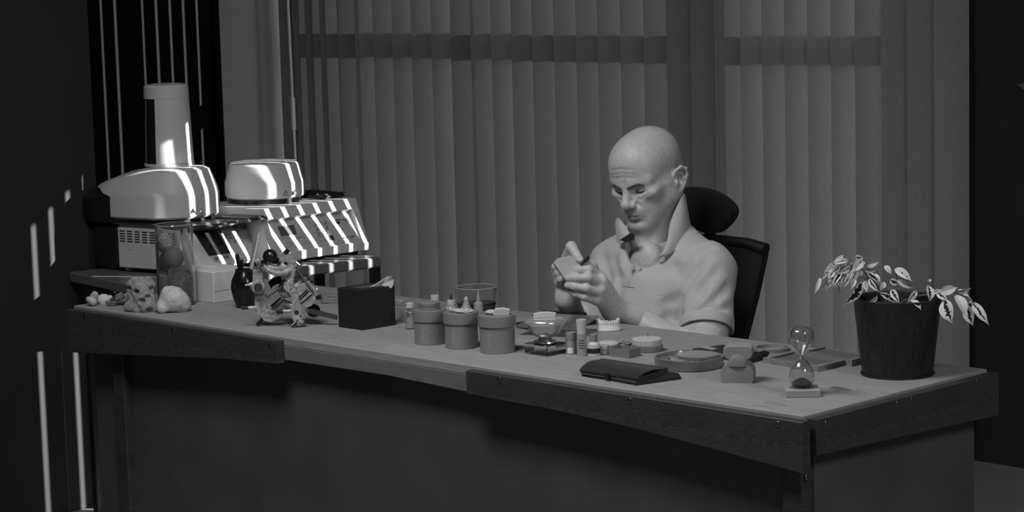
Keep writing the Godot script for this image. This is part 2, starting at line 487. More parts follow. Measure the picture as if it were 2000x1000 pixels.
func build_bench() -> void:
	var L := 2.248
	var W := 0.58
	var t := thing("bench", "long pale plywood work bench with dark tapered apron boards and screws", "bench", Vector3(-L / 2, 0, -W / 2))
	var o := Vector3(L / 2, 0, W / 2)      # from the bench's middle to the front right corner
	part("bench_top", Shape.new().box(Vector3(0, TOP - 0.009, 0), Vector3(L, 0.018, W), 0.001), mats.plywood, t)
	# front boards, each an outline in (x, y) measured from the front right corner
	var zf := W / 2 + 0.011
	var left := PackedVector2Array([V(-L, TOP - 0.006), V(-1.44, TOP - 0.006), V(-1.44, TOP - 0.056), V(-1.62, TOP - 0.064), V(-1.85, TOP - 0.082), V(-2.05, TOP - 0.098), V(-L, TOP - 0.113)])
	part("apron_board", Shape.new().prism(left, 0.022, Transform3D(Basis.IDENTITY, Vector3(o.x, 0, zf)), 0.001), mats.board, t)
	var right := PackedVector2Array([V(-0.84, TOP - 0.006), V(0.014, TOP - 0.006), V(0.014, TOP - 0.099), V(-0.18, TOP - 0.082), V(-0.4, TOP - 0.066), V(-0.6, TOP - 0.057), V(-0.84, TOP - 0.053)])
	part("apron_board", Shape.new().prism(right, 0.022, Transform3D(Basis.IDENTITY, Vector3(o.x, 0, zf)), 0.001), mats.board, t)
	var mid := PackedVector2Array([V(-1.44, TOP - 0.0185), V(-0.84, TOP - 0.0185), V(-0.84, TOP - 0.056), V(-1.1, TOP - 0.048), V(-1.44, TOP - 0.050)])
	part("apron_board", Shape.new().prism(mid, 0.018, Transform3D(Basis.IDENTITY, Vector3(o.x, 0, W / 2 - 0.0085)), 0.001), mats.board_pale, t)
	# end board, tapering towards the front
	var endb := PackedVector2Array([V(0.004, TOP - 0.006), V(0.585, TOP - 0.006), V(0.585, TOP - 0.09), V(0.004, TOP - 0.07)])
	part("end_board", Shape.new().prism(endb, 0.022, Transform3D(Basis(Vector3(0, 0, -1), Vector3.UP, Vector3(1, 0, 0)), Vector3(o.x + 0.011, 0, W / 2 - 0.004)), 0.001), mats.board, t)
	# panels and posts
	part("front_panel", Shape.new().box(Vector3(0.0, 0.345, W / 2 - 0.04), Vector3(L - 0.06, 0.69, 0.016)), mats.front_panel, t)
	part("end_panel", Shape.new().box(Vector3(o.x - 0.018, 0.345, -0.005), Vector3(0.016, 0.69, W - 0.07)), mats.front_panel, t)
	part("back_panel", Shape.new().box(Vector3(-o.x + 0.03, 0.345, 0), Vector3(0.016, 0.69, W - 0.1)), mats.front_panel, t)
	for x in [o.x - 0.035, -o.x + 0.16]:
		part("post", Shape.new().box(Vector3(x, 0.35, W / 2 - 0.028), Vector3(0.045, 0.7, 0.04), 0.002), mats.board, t)
	var screw := Shape.new()
	screw.lathe([V(0.0058, 0), V(0.0058, 0.0008), V(0.004, 0.0022), V(0.0, 0.0026)], Vector3.ZERO, 14)
	screw.box(Vector3(0, 0.0027, 0), Vector3(0.0055, 0.0006, 0.0011)).box(Vector3(0, 0.0027, 0), Vector3(0.0011, 0.0006, 0.0055))
	var sm := screw.commit()
	for q in [[166, 616], [338, 645], [528, 675], [975, 741], [1230, 782], [1519, 828]]:
		var p := on_z(q[0], q[1], 0.022)
		piece("screw", sm, mats.dark_steel, t, Transform3D(Basis(Vector3.RIGHT, PI / 2), p - t.position))
	for q in [[1614, 826], [1753, 788], [1782, 780], [1909, 746]]:
		var p := on_x(q[0], q[1], 0.022)
		piece("screw", sm, mats.dark_steel, t, Transform3D(Basis(Vector3.BACK, -PI / 2), p - t.position))
	var p2 := on_x(1576, 932, -0.009)
	piece("screw", sm, mats.dark_steel, t, Transform3D(Basis(Vector3.BACK, -PI / 2), p2 - t.position))
	# pencil loops and a smudge on the top near the hourglass
	var loops := Shape.new()
	for q in [[[1492, 785], [1510, 787], [1530, 789], [1536, 793], [1512, 791], [1493, 787]], [[1466, 793], [1482, 792], [1500, 795], [1513, 799]]]:
		var pts := []
		for w in q: pts.append(on_y(w[0], w[1], TOP + 0.0002) - t.position)
		loops.tube(pts, 0.0005, 5)
	part("pencil_mark", loops, mat("pencil_grey", 0.12, 0.7), t)
	var sm2 := Shape.new()
	var ringp := PackedVector3Array()
	for q in [[1620, 756], [1634, 754], [1648, 757], [1658, 760], [1664, 762], [1650, 762], [1634, 760], [1624, 758]]: ringp.push_back(on_y(q[0], q[1], TOP + 0.0004) - t.position)
	ringp.reverse()
	sm2.fan(ringp, false)
	part("stain", sm2, mat("pencil_grey", 0.12, 0.7), t)

# ---------------------------------------------------------------- smooth bodies from joints
class Field:
	var kind := PackedInt32Array()      # 0 capsule, 1 ellipsoid, 2 box
	var op := PackedInt32Array()        # 1 joins, -1 cuts
	var soft := PackedFloat32Array()
	var a := PackedVector3Array()
	var b := PackedVector3Array()
	var ra := PackedFloat32Array()
	var rb := PackedFloat32Array()
	var inv := []
	var cutn := PackedVector3Array()
	var cutd := PackedFloat32Array()
	var noise: FastNoiseLite = null
	var amp := 0.0
	var warp := Basis.IDENTITY
	func _add(k: int, o: int, s: float, p: Vector3, q: Vector3, r0: float, r1: float, bas: Basis, cn: Vector3, cd: float) -> void:
		kind.push_back(k); op.push_back(o); soft.push_back(s); a.push_back(p); b.push_back(q); ra.push_back(r0); rb.push_back(r1)
		inv.append(bas.inverse()); cutn.push_back(cn); cutd.push_back(cd)
	func bone(p: Vector3, q: Vector3, r0: float, r1: float, s := 0.01, o := 1, cn := Vector3.ZERO, cd := 0.0) -> void:
		_add(0, o, s, p, q, r0, r1, Basis.IDENTITY, cn, cd)
	func chain(pts: Array, rs: Array, s := 0.004, o := 1) -> void:
		for i in pts.size() - 1: bone(pts[i], pts[i + 1], rs[i], rs[i + 1], s, o)
	func ball(p: Vector3, r: Vector3, s := 0.01, o := 1, bas := Basis.IDENTITY) -> void:
		_add(1, o, s, p, r, 0.0, 0.0, bas, Vector3.ZERO, 0.0)
	func slab(p: Vector3, half: Vector3, rnd: float, s := 0.01, o := 1, bas := Basis.IDENTITY) -> void:
		_add(2, o, s, p, half, rnd, 0.0, bas, Vector3.ZERO, 0.0)
	func one(i: int, p: Vector3) -> float:
		var d: float
		if kind[i] == 0:
			var ab := b[i] - a[i]
			var t := clampf((p - a[i]).dot(ab) / maxf(ab.length_squared(), 1e-9), 0.0, 1.0)
			d = (p - a[i] - ab * t).length() - lerpf(ra[i], rb[i], t)
		elif kind[i] == 1:
			var q: Vector3 = inv[i] * (p - a[i])
			var k0 := (q / b[i]).length()
			var k1 := (q / (b[i] * b[i])).length()
			d = k0 * (k0 - 1.0) / maxf(k1, 1e-6)
			if k1 < 1e-5: d = -minf(b[i].x, minf(b[i].y, b[i].z))
		else:
			var q: Vector3 = (inv[i] * (p - a[i])).abs() - b[i] + Vector3.ONE * ra[i]
			d = Vector3(maxf(q.x, 0), maxf(q.y, 0), maxf(q.z, 0)).length() + minf(maxf(q.x, maxf(q.y, q.z)), 0.0) - ra[i]
		if cutn[i] != Vector3.ZERO: d = maxf(d, p.dot(cutn[i]) - cutd[i])
		return d
	func dist(p: Vector3, which: PackedInt32Array) -> float:
		var d := 10.0
		for i in which:
			var e := one(i, p)
			var k := soft[i]
			if op[i] > 0:
				var h := maxf(k - absf(d - e), 0.0) / k
				d = minf(d, e) - h * h * k * 0.25
			else:
				e = -e
				var h := maxf(k - absf(d - e), 0.0) / k
				d = maxf(d, e) + h * h * k * 0.25
		if noise: d += amp * noise.get_noise_3dv(warp * p)
		return d
	# first point of the surface along a line
	func hit(from: Vector3, dir: Vector3, far := 9.0) -> Vector3:
		var all := PackedInt32Array(range(kind.size()))
		dir = dir.normalized()
		var t := 0.0
		for i in 160:
			var d := dist(from + dir * t, all)
			if d < 0.00015 or t > far: break
			t += d * 0.8
		return from + dir * t
	# surface nets into a shape; points are moved by tr
	func mesh(out: Shape, cell: float, tr := Transform3D.IDENTITY, keep_lo := Vector3(-1e9, -1e9, -1e9), keep_hi := Vector3(1e9, 1e9, 1e9)) -> void:
		var lo := Vector3(1e9, 1e9, 1e9)
		var hi := -lo
		var all := PackedInt32Array()
		for i in kind.size():
			all.push_back(i)
			if op[i] < 0: continue
			var e := Vector3.ONE * maxf(ra[i], rb[i])
			if kind[i] == 0:
				lo = lo.min(a[i] - e).min(b[i] - e); hi = hi.max(a[i] + e).max(b[i] + e)
			else:
				e = Vector3.ONE * b[i].length() if kind[i] == 2 else Vector3.ONE * maxf(b[i].x, maxf(b[i].y, b[i].z))
				lo = lo.min(a[i] - e); hi = hi.max(a[i] + e)
		lo = lo.max(keep_lo) - Vector3.ONE * cell * 3.0; hi = hi.min(keep_hi) + Vector3.ONE * cell * 3.0
		var n := Vector3i(((hi - lo) / cell).ceil()) + Vector3i.ONE
		var B := 6
		n = Vector3i((n.x / B + 1) * B + 1, (n.y / B + 1) * B + 1, (n.z / B + 1) * B + 1)
		var sy := n.x
		var sz := n.x * n.y
		var val := PackedFloat32Array()
		val.resize(n.x * n.y * n.z)
		val.fill(9.0)
		var blocks := []
		var half := cell * B * 0.5
		var diag := half * 1.7321
		for bz in (n.z - 1) / B:
			for by in (n.y - 1) / B:
				for bx in (n.x - 1) / B:
					var c := lo + Vector3(bx * B, by * B, bz * B) * cell + Vector3.ONE * half
					var near := PackedInt32Array()
					var best := 10.0
					var ds := PackedFloat32Array()
					for i in all:
						var e := one(i, c)
						ds.push_back(e)
						if op[i] > 0: best = minf(best, e)
					if best > diag * 1.35 + 0.012: continue
					for i in all:
						if op[i] > 0:
							if ds[i] < best + 2.4 * diag + soft[i] + 0.004: near.push_back(i)
						elif ds[i] < diag * 1.5 + soft[i] + 0.004: near.push_back(i)
					if absf(dist(c, near)) > diag * 1.5 + absf(amp) + 0.008: continue
					blocks.append(Vector3i(bx, by, bz) * B)
					for z in B + 1:
						for y in B + 1:
							var id := (bz * B + z) * sz + (by * B + y) * sy + bx * B
							for x in B + 1:
								if val[id + x] == 9.0:
									val[id + x] = dist(lo + Vector3(bx * B + x, by * B + y, bz * B + z) * cell, near)
		var off := PackedInt32Array([0, 1, sy, sy + 1, sz, sz + 1, sz + sy, sz + sy + 1])
		var corner := [Vector3(0, 0, 0), Vector3(1, 0, 0), Vector3(0, 1, 0), Vector3(1, 1, 0), Vector3(0, 0, 1), Vector3(1, 0, 1), Vector3(0, 1, 1), Vector3(1, 1, 1)]
		var es := [[0, 1], [2, 3], [4, 5], [6, 7], [0, 2], [1, 3], [4, 6], [5, 7], [0, 4], [1, 5], [2, 6], [3, 7]]
		var vert := {}
		for bl in blocks:
			for z in B:
				for y in B:
					for x in B:
						var id: int = (bl.z + z) * sz + (bl.y + y) * sy + bl.x + x
						var m := 0
						var bad := false
						for j in 8:
							var f := val[id + off[j]]
							if f == 9.0: bad = true
							if f < 0.0: m |= 1 << j
						if m == 0 or m == 255 or bad: continue
						var s := Vector3.ZERO
						var k := 0
						for e in es:
							var f0 := val[id + off[e[0]]]
							var f1 := val[id + off[e[1]]]
							if (f0 < 0.0) != (f1 < 0.0):
								s += corner[e[0]].lerp(corner[e[1]], f0 / (f0 - f1)); k += 1
						vert[id] = tr * (lo + (Vector3(bl.x + x, bl.y + y, bl.z + z) + s / k) * cell)
		for id in vert:
			var f := val[id]
			# edges from this corner along x, y, z
			for q in [[1, sy, sz], [sy, sz, 1], [sz, 1, sy]]:
				var g := val[id + q[0]]
				if (f < 0.0) == (g < 0.0) or g == 9.0: continue
				var i1: int = id - q[1]
				var i2: int = id - q[1] - q[2]
				var i3: int = id - q[2]
				if vert.has(i1) and vert.has(i2) and vert.has(i3):
					if f < 0.0: out.quad(vert[id], vert[i1], vert[i2], vert[i3])
					else: out.quad(vert[id], vert[i3], vert[i2], vert[i1])

# ---------------------------------------------------------------- the man at the bench
func build_man() -> void:
	var at := Vector3(-1.04, 0, -0.8)
	var man := thing("person", "bald man in a pale polo shirt, collar raised, seated and looking down at his hands", "person", at)
	var skin := mat("skin", 0.56, 0.48, {"metallic_specular": 0.45, "subsurf_scatter_enabled": true, "subsurf_scatter_strength": 0.08, "albedo_texture": noise_image(31, 0.035, 0.86, 1.0, 256, 5), "uv1_triplanar": true, "uv1_scale": Vector3(9, 9, 9)})
	var cloth := mat("polo_cloth", 0.48, 0.85, {"rim_enabled": true, "rim": 0.15, "albedo_texture": noise_image(33, 0.09, 0.93, 1.0), "uv1_triplanar": true, "uv1_scale": Vector3(14, 14, 14)})
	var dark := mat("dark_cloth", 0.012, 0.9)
	var hair := mat("brow_hair", 0.06, 0.9)
	var body := Shape.new()

	# head in its own frame: x to his left, y up, z forward
	var yaw := deg_to_rad(5.0)
	var head_b := Basis(Vector3.UP, yaw) * Basis(Vector3.RIGHT, deg_to_rad(17.0)) * Basis(Vector3.BACK, deg_to_rad(4.0))
	var head_at := on_z(1264, 341, -0.80)
	var ht := Transform3D(head_b * Basis.from_scale(Vector3(0.95, 0.915, 0.95)), head_at)
	var h := Field.new()
	var neck_base := ht.affine_inverse() * on_z(1283, 486, -0.83)
	h.ball(Vector3(0, 0.035, -0.012), Vector3(0.0775, 0.084, 0.098), 0.01)
	h.ball(Vector3(0, 0.040, 0.034), Vector3(0.064, 0.060, 0.054), 0.03)
	h.ball(Vector3(0, -0.030, 0.038), Vector3(0.060, 0.075, 0.050), 0.03)
	h.ball(Vector3(0, -0.070, 0.060), Vector3(0.042, 0.042, 0.034), 0.03)
	for s in [-1.0, 1.0]:
		h.bone(Vector3(s * 0.056, -0.052, 0.002), Vector3(s * 0.018, -0.106, 0.070), 0.020, 0.016, 0.025)
		h.bone(Vector3(s * 0.060, -0.020, 0.012), Vector3(s * 0.056, -0.052, 0.004), 0.016, 0.018, 0.03)
	h.ball(Vector3(0, -0.106, 0.077), Vector3(0.021, 0.015, 0.016), 0.014)
	h.bone(Vector3(0, -0.02, -0.035), neck_base, 0.056, 0.060, 0.035)
	h.bone(Vector3(0, -0.075, 0.015), neck_base + Vector3(0, 0.005, 0.055), 0.026, 0.022, 0.03)
	for s in [-1.0, 1.0]:
		h.bone(Vector3(s * 0.060, -0.04, -0.03), neck_base + Vector3(s * 0.022, -0.01, 0.06), 0.016, 0.014, 0.02)
		h.ball(Vector3(s * 0.046, -0.022, 0.060), Vector3(0.022, 0.013, 0.020), 0.022)
		h.bone(Vector3(s * 0.050, 0.012, 0.064), Vector3(s * 0.014, 0.007, 0.0835), 0.009, 0.010, 0.016)
	for s in [-1.0, 1.0]:
		h.ball(Vector3(s * 0.031, -0.010, 0.094), Vector3(0.020, 0.0105, 0.022), 0.010, -1)
		h.ball(Vector3(s * 0.031, -0.010, 0.0672), Vector3(0.0150, 0.0126, 0.0146), 0.005)
	h.bone(Vector3(0, 0.006, 0.083), Vector3(0, -0.034, 0.1065), 0.0078, 0.0105, 0.012)
	h.ball(Vector3(0, -0.0385, 0.1085), Vector3(0.0125, 0.0115, 0.0120), 0.007)
	for s in [-1.0, 1.0]:
		h.ball(Vector3(s * 0.0135, -0.043, 0.0965), Vector3(0.0082, 0.0085, 0.0110), 0.006)
		h.ball(Vector3(s * 0.0068, -0.0515, 0.1035), Vector3(0.0038, 0.0040, 0.0058), 0.003, -1)
		h.bone(Vector3(s * 0.020, -0.042, 0.089), Vector3(s * 0.034, -0.072, 0.074), 0.0020, 0.0016, 0.010, -1)
	h.ball(Vector3(0, -0.062, 0.084), Vector3(0.025, 0.011, 0.011), 0.014)
	h.chain([Vector3(-0.024, -0.0735, 0.080), Vector3(-0.008, -0.0690, 0.0925), Vector3(0.008, -0.0690, 0.0925), Vector3(0.024, -0.0735, 0.080)], [0.0030, 0.0048, 0.0048, 0.0030], 0.006)
	h.chain([Vector3(-0.021, -0.0765, 0.080), Vector3(0, -0.0795, 0.0905), Vector3(0.021, -0.0765, 0.080)], [0.0030, 0.0058, 0.0030], 0.006)
	h.chain([Vector3(-0.029, -0.0755, 0.076), Vector3(-0.010, -0.0735, 0.0955), Vector3(0.010, -0.0735, 0.0955), Vector3(0.029, -0.0755, 0.076)], [0.0018, 0.0016, 0.0016, 0.0018], 0.003, -1)
	h.ball(Vector3(0, -0.0905, 0.0935), Vector3(0.022, 0.0035, 0.006), 0.010, -1)
	# forehead lines
	var lines := []
	for q in [0.030, 0.040, 0.051]:
		var ln := []
		for x in [-0.034, -0.018, 0.0, 0.018, 0.034]: ln.append(h.hit(Vector3(x, q + 0.003 * cos(x * 90.0), 0.2), Vector3.FORWARD) + Vector3(0, 0, 0.0010))
		lines.append(ln)
	var bags := []
	for s in [-1.0, 1.0]:
		var ln := []
		for q in [[0.019, -0.024], [0.026, -0.0305], [0.035, -0.0315], [0.044, -0.026]]: ln.append(h.hit(Vector3(s * q[0], q[1], 0.2), Vector3.FORWARD) + Vector3(0, 0, 0.0009))
		bags.append(ln)
	for ln in bags: h.chain(ln, [0.0010, 0.0017, 0.0017, 0.0010], 0.006, -1)
	for ln in lines: h.chain(ln, [0.0010, 0.0016, 0.0017, 0.0016, 0.0010], 0.006, -1)
	# ears
	for s in [-1.0, 1.0]:
		var c := Vector3(s * 0.0770, -0.020, -0.014)
		h.ball(c + Vector3(s * 0.003, -0.002, 0.002), Vector3(0.006, 0.026, 0.015), 0.008, 1, Basis(Vector3.UP, -s * 0.45))
		h.chain([c + Vector3(s * 0.001, 0.010, 0.014), c + Vector3(s * 0.008, 0.026, 0.008), c + Vector3(s * 0.015, 0.030, -0.006), c + Vector3(s * 0.019, 0.020, -0.018), c + Vector3(s * 0.017, 0.002, -0.019), c + Vector3(s * 0.010, -0.016, -0.010), c + Vector3(s * 0.005, -0.028, 0.002)], [0.0030, 0.0042, 0.0044, 0.0044, 0.0040, 0.0042, 0.0062], 0.004)
		h.ball(c + Vector3(s * 0.010, -0.001, -0.001), Vector3(0.0075, 0.014, 0.0085), 0.004, -1, Basis(Vector3.UP, -s * 0.45))
		h.chain([c + Vector3(s * 0.012, 0.014, -0.008), c + Vector3(s * 0.012, 0.000, -0.010), c + Vector3(s * 0.008, -0.013, -0.002)], [0.0025, 0.0026, 0.0024], 0.003)
		h.ball(c + Vector3(s * 0.006, -0.006, 0.013), Vector3(0.005, 0.007, 0.0045), 0.005)
	h.mesh(body, 0.0030, ht)

	# hands: left, its back to the viewer, fingers wrapped over the block
	var D := 5.135
	var hd := Field.new()
	var P := func(x: float, y: float, d := 0.0) -> Vector3: return at_depth(x, y, D + d)
	var wrist_l: Vector3 = P.call(1199, 604, 0.055)
	hd.chain([at_depth(1252, 628, 5.215), wrist_l], [0.0300, 0.0250], 0.012)
	hd.bone(wrist_l, P.call(1176, 548, 0.000), 0.0230, 0.0135, 0.014)
	hd.bone(wrist_l, P.call(1173, 566, -0.004), 0.0230, 0.0140, 0.014)
	hd.bone(wrist_l, P.call(1167, 584, 0.004), 0.0220, 0.0135, 0.014)
	hd.bone(wrist_l, P.call(1172, 540, 0.018), 0.0200, 0.0130, 0.014)
	hd.bone(wrist_l, P.call(1160, 560, 0.030), 0.018, 0.014, 0.016)
	hd.chain([P.call(1172, 541, 0.014), P.call(1150, 527, -0.010), P.call(1128, 527, -0.012), P.call(1119, 536, -0.006)], [0.0112, 0.0098, 0.0085, 0.0072], 0.005)
	hd.chain([P.call(1174, 553, -0.002), P.call(1150, 542, -0.024), P.call(1124, 543, -0.024), P.call(1110, 544, -0.015)], [0.0112, 0.0102, 0.0090, 0.0076], 0.005)
	hd.chain([P.call(1171, 571, -0.004), P.call(1145, 563, -0.024), P.call(1122, 560, -0.022), P.call(1108, 557, -0.010)], [0.0108, 0.0098, 0.0086, 0.0074], 0.005)
	hd.chain([P.call(1165, 588, 0.002), P.call(1142, 580, -0.014), P.call(1125, 574, -0.012), P.call(1114, 569, -0.002)], [0.0100, 0.0088, 0.0078, 0.0066], 0.005)
	# left thumb, behind the block's edge
	hd.chain([P.call(1180, 572, 0.045), P.call(1168, 540, 0.050), P.call(1156, 520, 0.038), P.call(1141, 515, 0.022)], [0.0160, 0.0120, 0.0105, 0.0085], 0.008)
	# nails and knuckle creases
	hd.ball(P.call(1106, 543, -0.0255), Vector3(0.0052, 0.0042, 0.0042), 0.002, -1)
	hd.ball(P.call(1105, 556, -0.0200), Vector3(0.0048, 0.0040, 0.0040), 0.002, -1)
	hd.mesh(body, 0.0026)
	# right hand, behind the block, thumb over its top edge
	var hr := Field.new()
	var wrist_r: Vector3 = P.call(1109, 583, 0.05)
	hr.chain([at_depth(1121, 628, 5.235), wrist_r], [0.0310, 0.0250], 0.012)
	hr.bone(wrist_r, P.call(1096, 545, 0.040), 0.0240, 0.0170, 0.014)
	hr.bone(wrist_r, P.call(1112, 530, 0.055), 0.0240, 0.0170, 0.014)
	hr.chain([P.call(1110, 545, 0.060), P.call(1106, 512, 0.060), P.call(1112, 494, 0.040), P.call(1118, 499, 0.02)], [0.0150, 0.0115, 0.0100, 0.0080], 0.007)
	hr.chain([P.call(1104, 540, 0.052), P.call(1108, 505, 0.050), P.call(1116, 482, 0.016), P.call(1132, 507, -0.004)], [0.0160, 0.0130, 0.0118, 0.0092], 0.006)
	hr.ball(P.call(1132.5, 503, -0.0135), Vector3(0.0050, 0.0055, 0.0045), 0.002, -1)
	for k in 3:
		hr.chain([P.call(1098 + k * 5, 545 + k * 9, 0.036), P.call(1086 + k * 3, 530 + k * 11, 0.030), P.call(1085 + k * 5, 521 + k * 12, 0.010), P.call(1092 + k * 4, 520 + k * 11, 0.006)], [0.0110, 0.0098, 0.0086, 0.0072], 0.005)
	hr.mesh(body, 0.0028)

	# arms, chest, neck
	var sh_l := on_z(1386, 530, -0.80)
	var sh_r := on_z(1200, 522, -0.79)
	var el_l := on_z(1380, 712, -0.70)
	var el_r := on_z(1132, 700, -0.70)
	var hem_pt := on_z(1379, 643, -0.732)
	var t := Field.new()
	t.chain([sh_l, hem_pt, el_l], [0.034, 0.046, 0.044], 0.02)
	t.chain([el_l, at_depth(1252, 628, 5.215)], [0.042, 0.031], 0.02)
	t.chain([sh_r, el_r], [0.034, 0.042], 0.02)
	t.chain([el_r, at_depth(1121, 628, 5.235)], [0.042, 0.031], 0.02)
	t.ball(Vector3(-1.04, 0.74, -0.805), Vector3(0.13, 0.12, 0.075), 0.03)
	t.ball(Vector3(-1.04, 0.56, -0.80), Vector3(0.13, 0.20, 0.085), 0.03)
	t.bone(sh_r, sh_l, 0.032, 0.032, 0.03)
	t.bone(Vector3(-1.045, 0.83, -0.815), on_z(1283, 486, -0.83), 0.070, 0.060, 0.04)
	t.ball(on_z(1264, 508, -0.748), Vector3(0.040, 0.045, 0.026), 0.03)
	t.mesh(body, 0.008)
	var bo := part("body", body, skin, man, 75.0)
	bo.position = -at
	# brows and lashes
	for s in [-1.0, 1.0]:
		var br := Shape.new()
		var bp := []
		for q in [[0.009, 0.0020], [0.018, 0.0045], [0.028, 0.0075], [0.038, 0.0085], [0.049, 0.0040]]: bp.append(ht * (h.hit(Vector3(s * q[0], q[1], 0.2), Vector3.FORWARD) - Vector3(0, 0, 0.0006)))
		br.tube(bp, [0.0022, 0.0034, 0.0036, 0.0030, 0.0010], 8)
		var e := part("eyebrow", br, hair, man)
		e.position = -at
		var la := Shape.new()
		var lp := []
		for q in [[0.0175, -0.0125], [0.024, -0.0150], [0.031, -0.0158], [0.038, -0.0145], [0.046, -0.0105]]: lp.append(ht * (h.hit(Vector3(s * q[0], q[1], 0.2), Vector3.FORWARD) - Vector3(0, 0, 0.0002)))
		la.tube(lp, [0.0008, 0.0019, 0.0021, 0.0019, 0.0007], 6)
		e = part("eyelashes", la, hair, man)
		e.position = -at

	# polo shirt
	var c := Field.new()
	c.ball(Vector3(-1.04, 0.755, -0.795), Vector3(0.172, 0.150, 0.118), 0.03)
	c.ball(Vector3(-1.04, 0.56, -0.785), Vector3(0.172, 0.23, 0.128), 0.06)
	c.bone(sh_r + Vector3(0.01, 0, 0), sh_l - Vector3(0.01, 0, 0), 0.053, 0.053, 0.05)
	c.bone(Vector3(-1.05, 0.845, -0.825), on_z(1286, 470, -0.845), 0.080, 0.063, 0.05)
	c.bone(sh_l - Vector3(0.02, -0.002, 0.01), on_z(1300, 462, -0.84), 0.052, 0.056, 0.04)
	c.bone(sh_r + Vector3(0.02, 0.002, -0.01), on_z(1270, 462, -0.84), 0.052, 0.056, 0.04)
	# sleeves, cut square at the hem
	var hem_l := on_z(1379, 643, -0.732)
	var dl := (el_l - sh_l).normalized()
	c.bone(sh_l, el_l, 0.056, 0.063, 0.035, 1, dl, dl.dot(hem_l))
	var hem_r := on_z(1148, 622, -0.725)
	var dr := (el_r - sh_r).normalized()
	c.bone(sh_r, el_r, 0.055, 0.060, 0.035, 1, dr, dr.dot(hem_r))
	# folds: from the armpit across the sleeve and over the chest, laid on the cloth's surface
	var on_shirt := func(x: float, y: float, lift := 0.0) -> Vector3:
		var d := ray(x, y).normalized()
		return c.hit(EYE + d * 4.6, d, 1.2) - d * lift
	var cuts := []
	for f in [
		[[1336, 560], [1352, 528], [1378, 506], 0.010], [[1340, 606], [1368, 566], [1402, 528], 0.009], [[1346, 634], [1386, 596], [1424, 560], 0.008],
		[[1352, 620], [1384, 612], [1428, 600], 0.006], [[1322, 585], [1308, 592], [1286, 604], 0.010], [[1324, 620], [1306, 622], [1280, 640], 0.013],
		[[1332, 540], [1310, 520], [1282, 530], 0.009], [[1342, 520], [1362, 492], [1392, 480], 0.008], [[1262, 520], [1286, 510], [1312, 492], 0.009],
		[[1196, 505], [1206, 545], [1204, 590], 0.009], [[1178, 500], [1186, 540], [1180, 580], 0.008], [[1222, 500], [1226, 530], [1214, 556], 0.006]]:
		var r: float = f[3]
		cuts.append([[on_shirt.call(f[0][0], f[0][1], r * 0.45), on_shirt.call(f[1][0], f[1][1], r * 0.30), on_shirt.call(f[2][0], f[2][1], r * 0.75)], r])
	for f in cuts: c.chain(f[0], [f[1], f[1], f[1] * 0.7], 0.020, -1)
	var seam_pts := []
	for q in [[1328, 615], [1332, 580], [1343, 548], [1364, 520], [1392, 502], [1412, 497]]: seam_pts.append(on_shirt.call(q[0], q[1], 0.0008))
	c.chain(seam_pts, [0.0018, 0.0022, 0.0022, 0.0022, 0.0020, 0.0014], 0.006, -1)
	# neck opening, a long V
	c.bone(on_z(1283, 440, -0.83), on_z(1270, 488, -0.76), 0.066, 0.055, 0.006, -1)
	var edge_pts := []
	for q in [[1301, 498], [1274, 512], [1250, 525], [1234, 541], [1226, 560]]: edge_pts.append(on_shirt.call(q[0], q[1], 0.001))
	var btn: Vector3 = on_shirt.call(1238.5, 531, 0.002)
	c.bone(on_z(1276, 486, -0.740), on_z(1247, 522, -0.665), 0.026, 0.004, 0.006, -1)
	c.noise = FastNoiseLite.new()
	c.noise.seed = 4; c.noise.frequency = 9.0; c.noise.fractal_octaves = 2; c.amp = 0.004
	var polo := Shape.new()
	c.mesh(polo, 0.006)
	var po := part("polo_shirt", polo, cloth, man, 70.0)
	po.position = -at
	# sleeve cuffs
	for q in [[hem_l, dl, 0.0605], [hem_r, dr, 0.0585]]:
		var x: Vector3 = Vector3.FORWARD.cross(q[1]).normalized()
		var bas := Basis(x, -q[1], x.cross(-q[1]))
		var cuff := Shape.new()
		cuff.lathe([V(q[2] - 0.016, 0.003), V(q[2] - 0.008, -0.001), V(q[2] - 0.001, -0.001), V(q[2], 0.004), V(q[2] + 0.0005, 0.012), V(q[2], 0.021), V(q[2] - 0.002, 0.0235), V(q[2] - 0.007, 0.024)], q[0], 36, bas)
		var cu := part("sleeve_cuff", cuff, cloth, po)
		cu.position = Vector3.ZERO
	# raised collar: leaves standing round the neck; sheet with thickness, angle 0 in front, positive to his left
	var leaf := func(angles: Array, base: Array, high: Array, flare: Array, m: Material, called: String, thick := 0.0025) -> void:
		var s := Shape.new()
		var ctr := on_z(1283, 478, -0.825)
		var n := 24
		var rows := 8
		var grid := []
		for i in n + 1:
			var f := float(i) / n * (angles.size() - 1)
			var k := mini(int(f), angles.size() - 2)
			var u := f - k
			var an := deg_to_rad(lerpf(angles[k], angles[k + 1], u))
			var bh := lerpf(base[k], base[k + 1], u)
			var hh := lerpf(high[k], high[k + 1], u)
			var fl := lerpf(flare[k], flare[k + 1], u)
			var col := []
			for j in rows + 1:
				var v := float(j) / rows
				var r := 0.066 + fl * v * v + 0.004 * sin(v * PI)
				var d := Vector3(sin(an), 0, cos(an))
				col.append(ctr + Vector3(d.x * r, bh + hh * v, d.z * r * 1.02))
			grid.append(col)
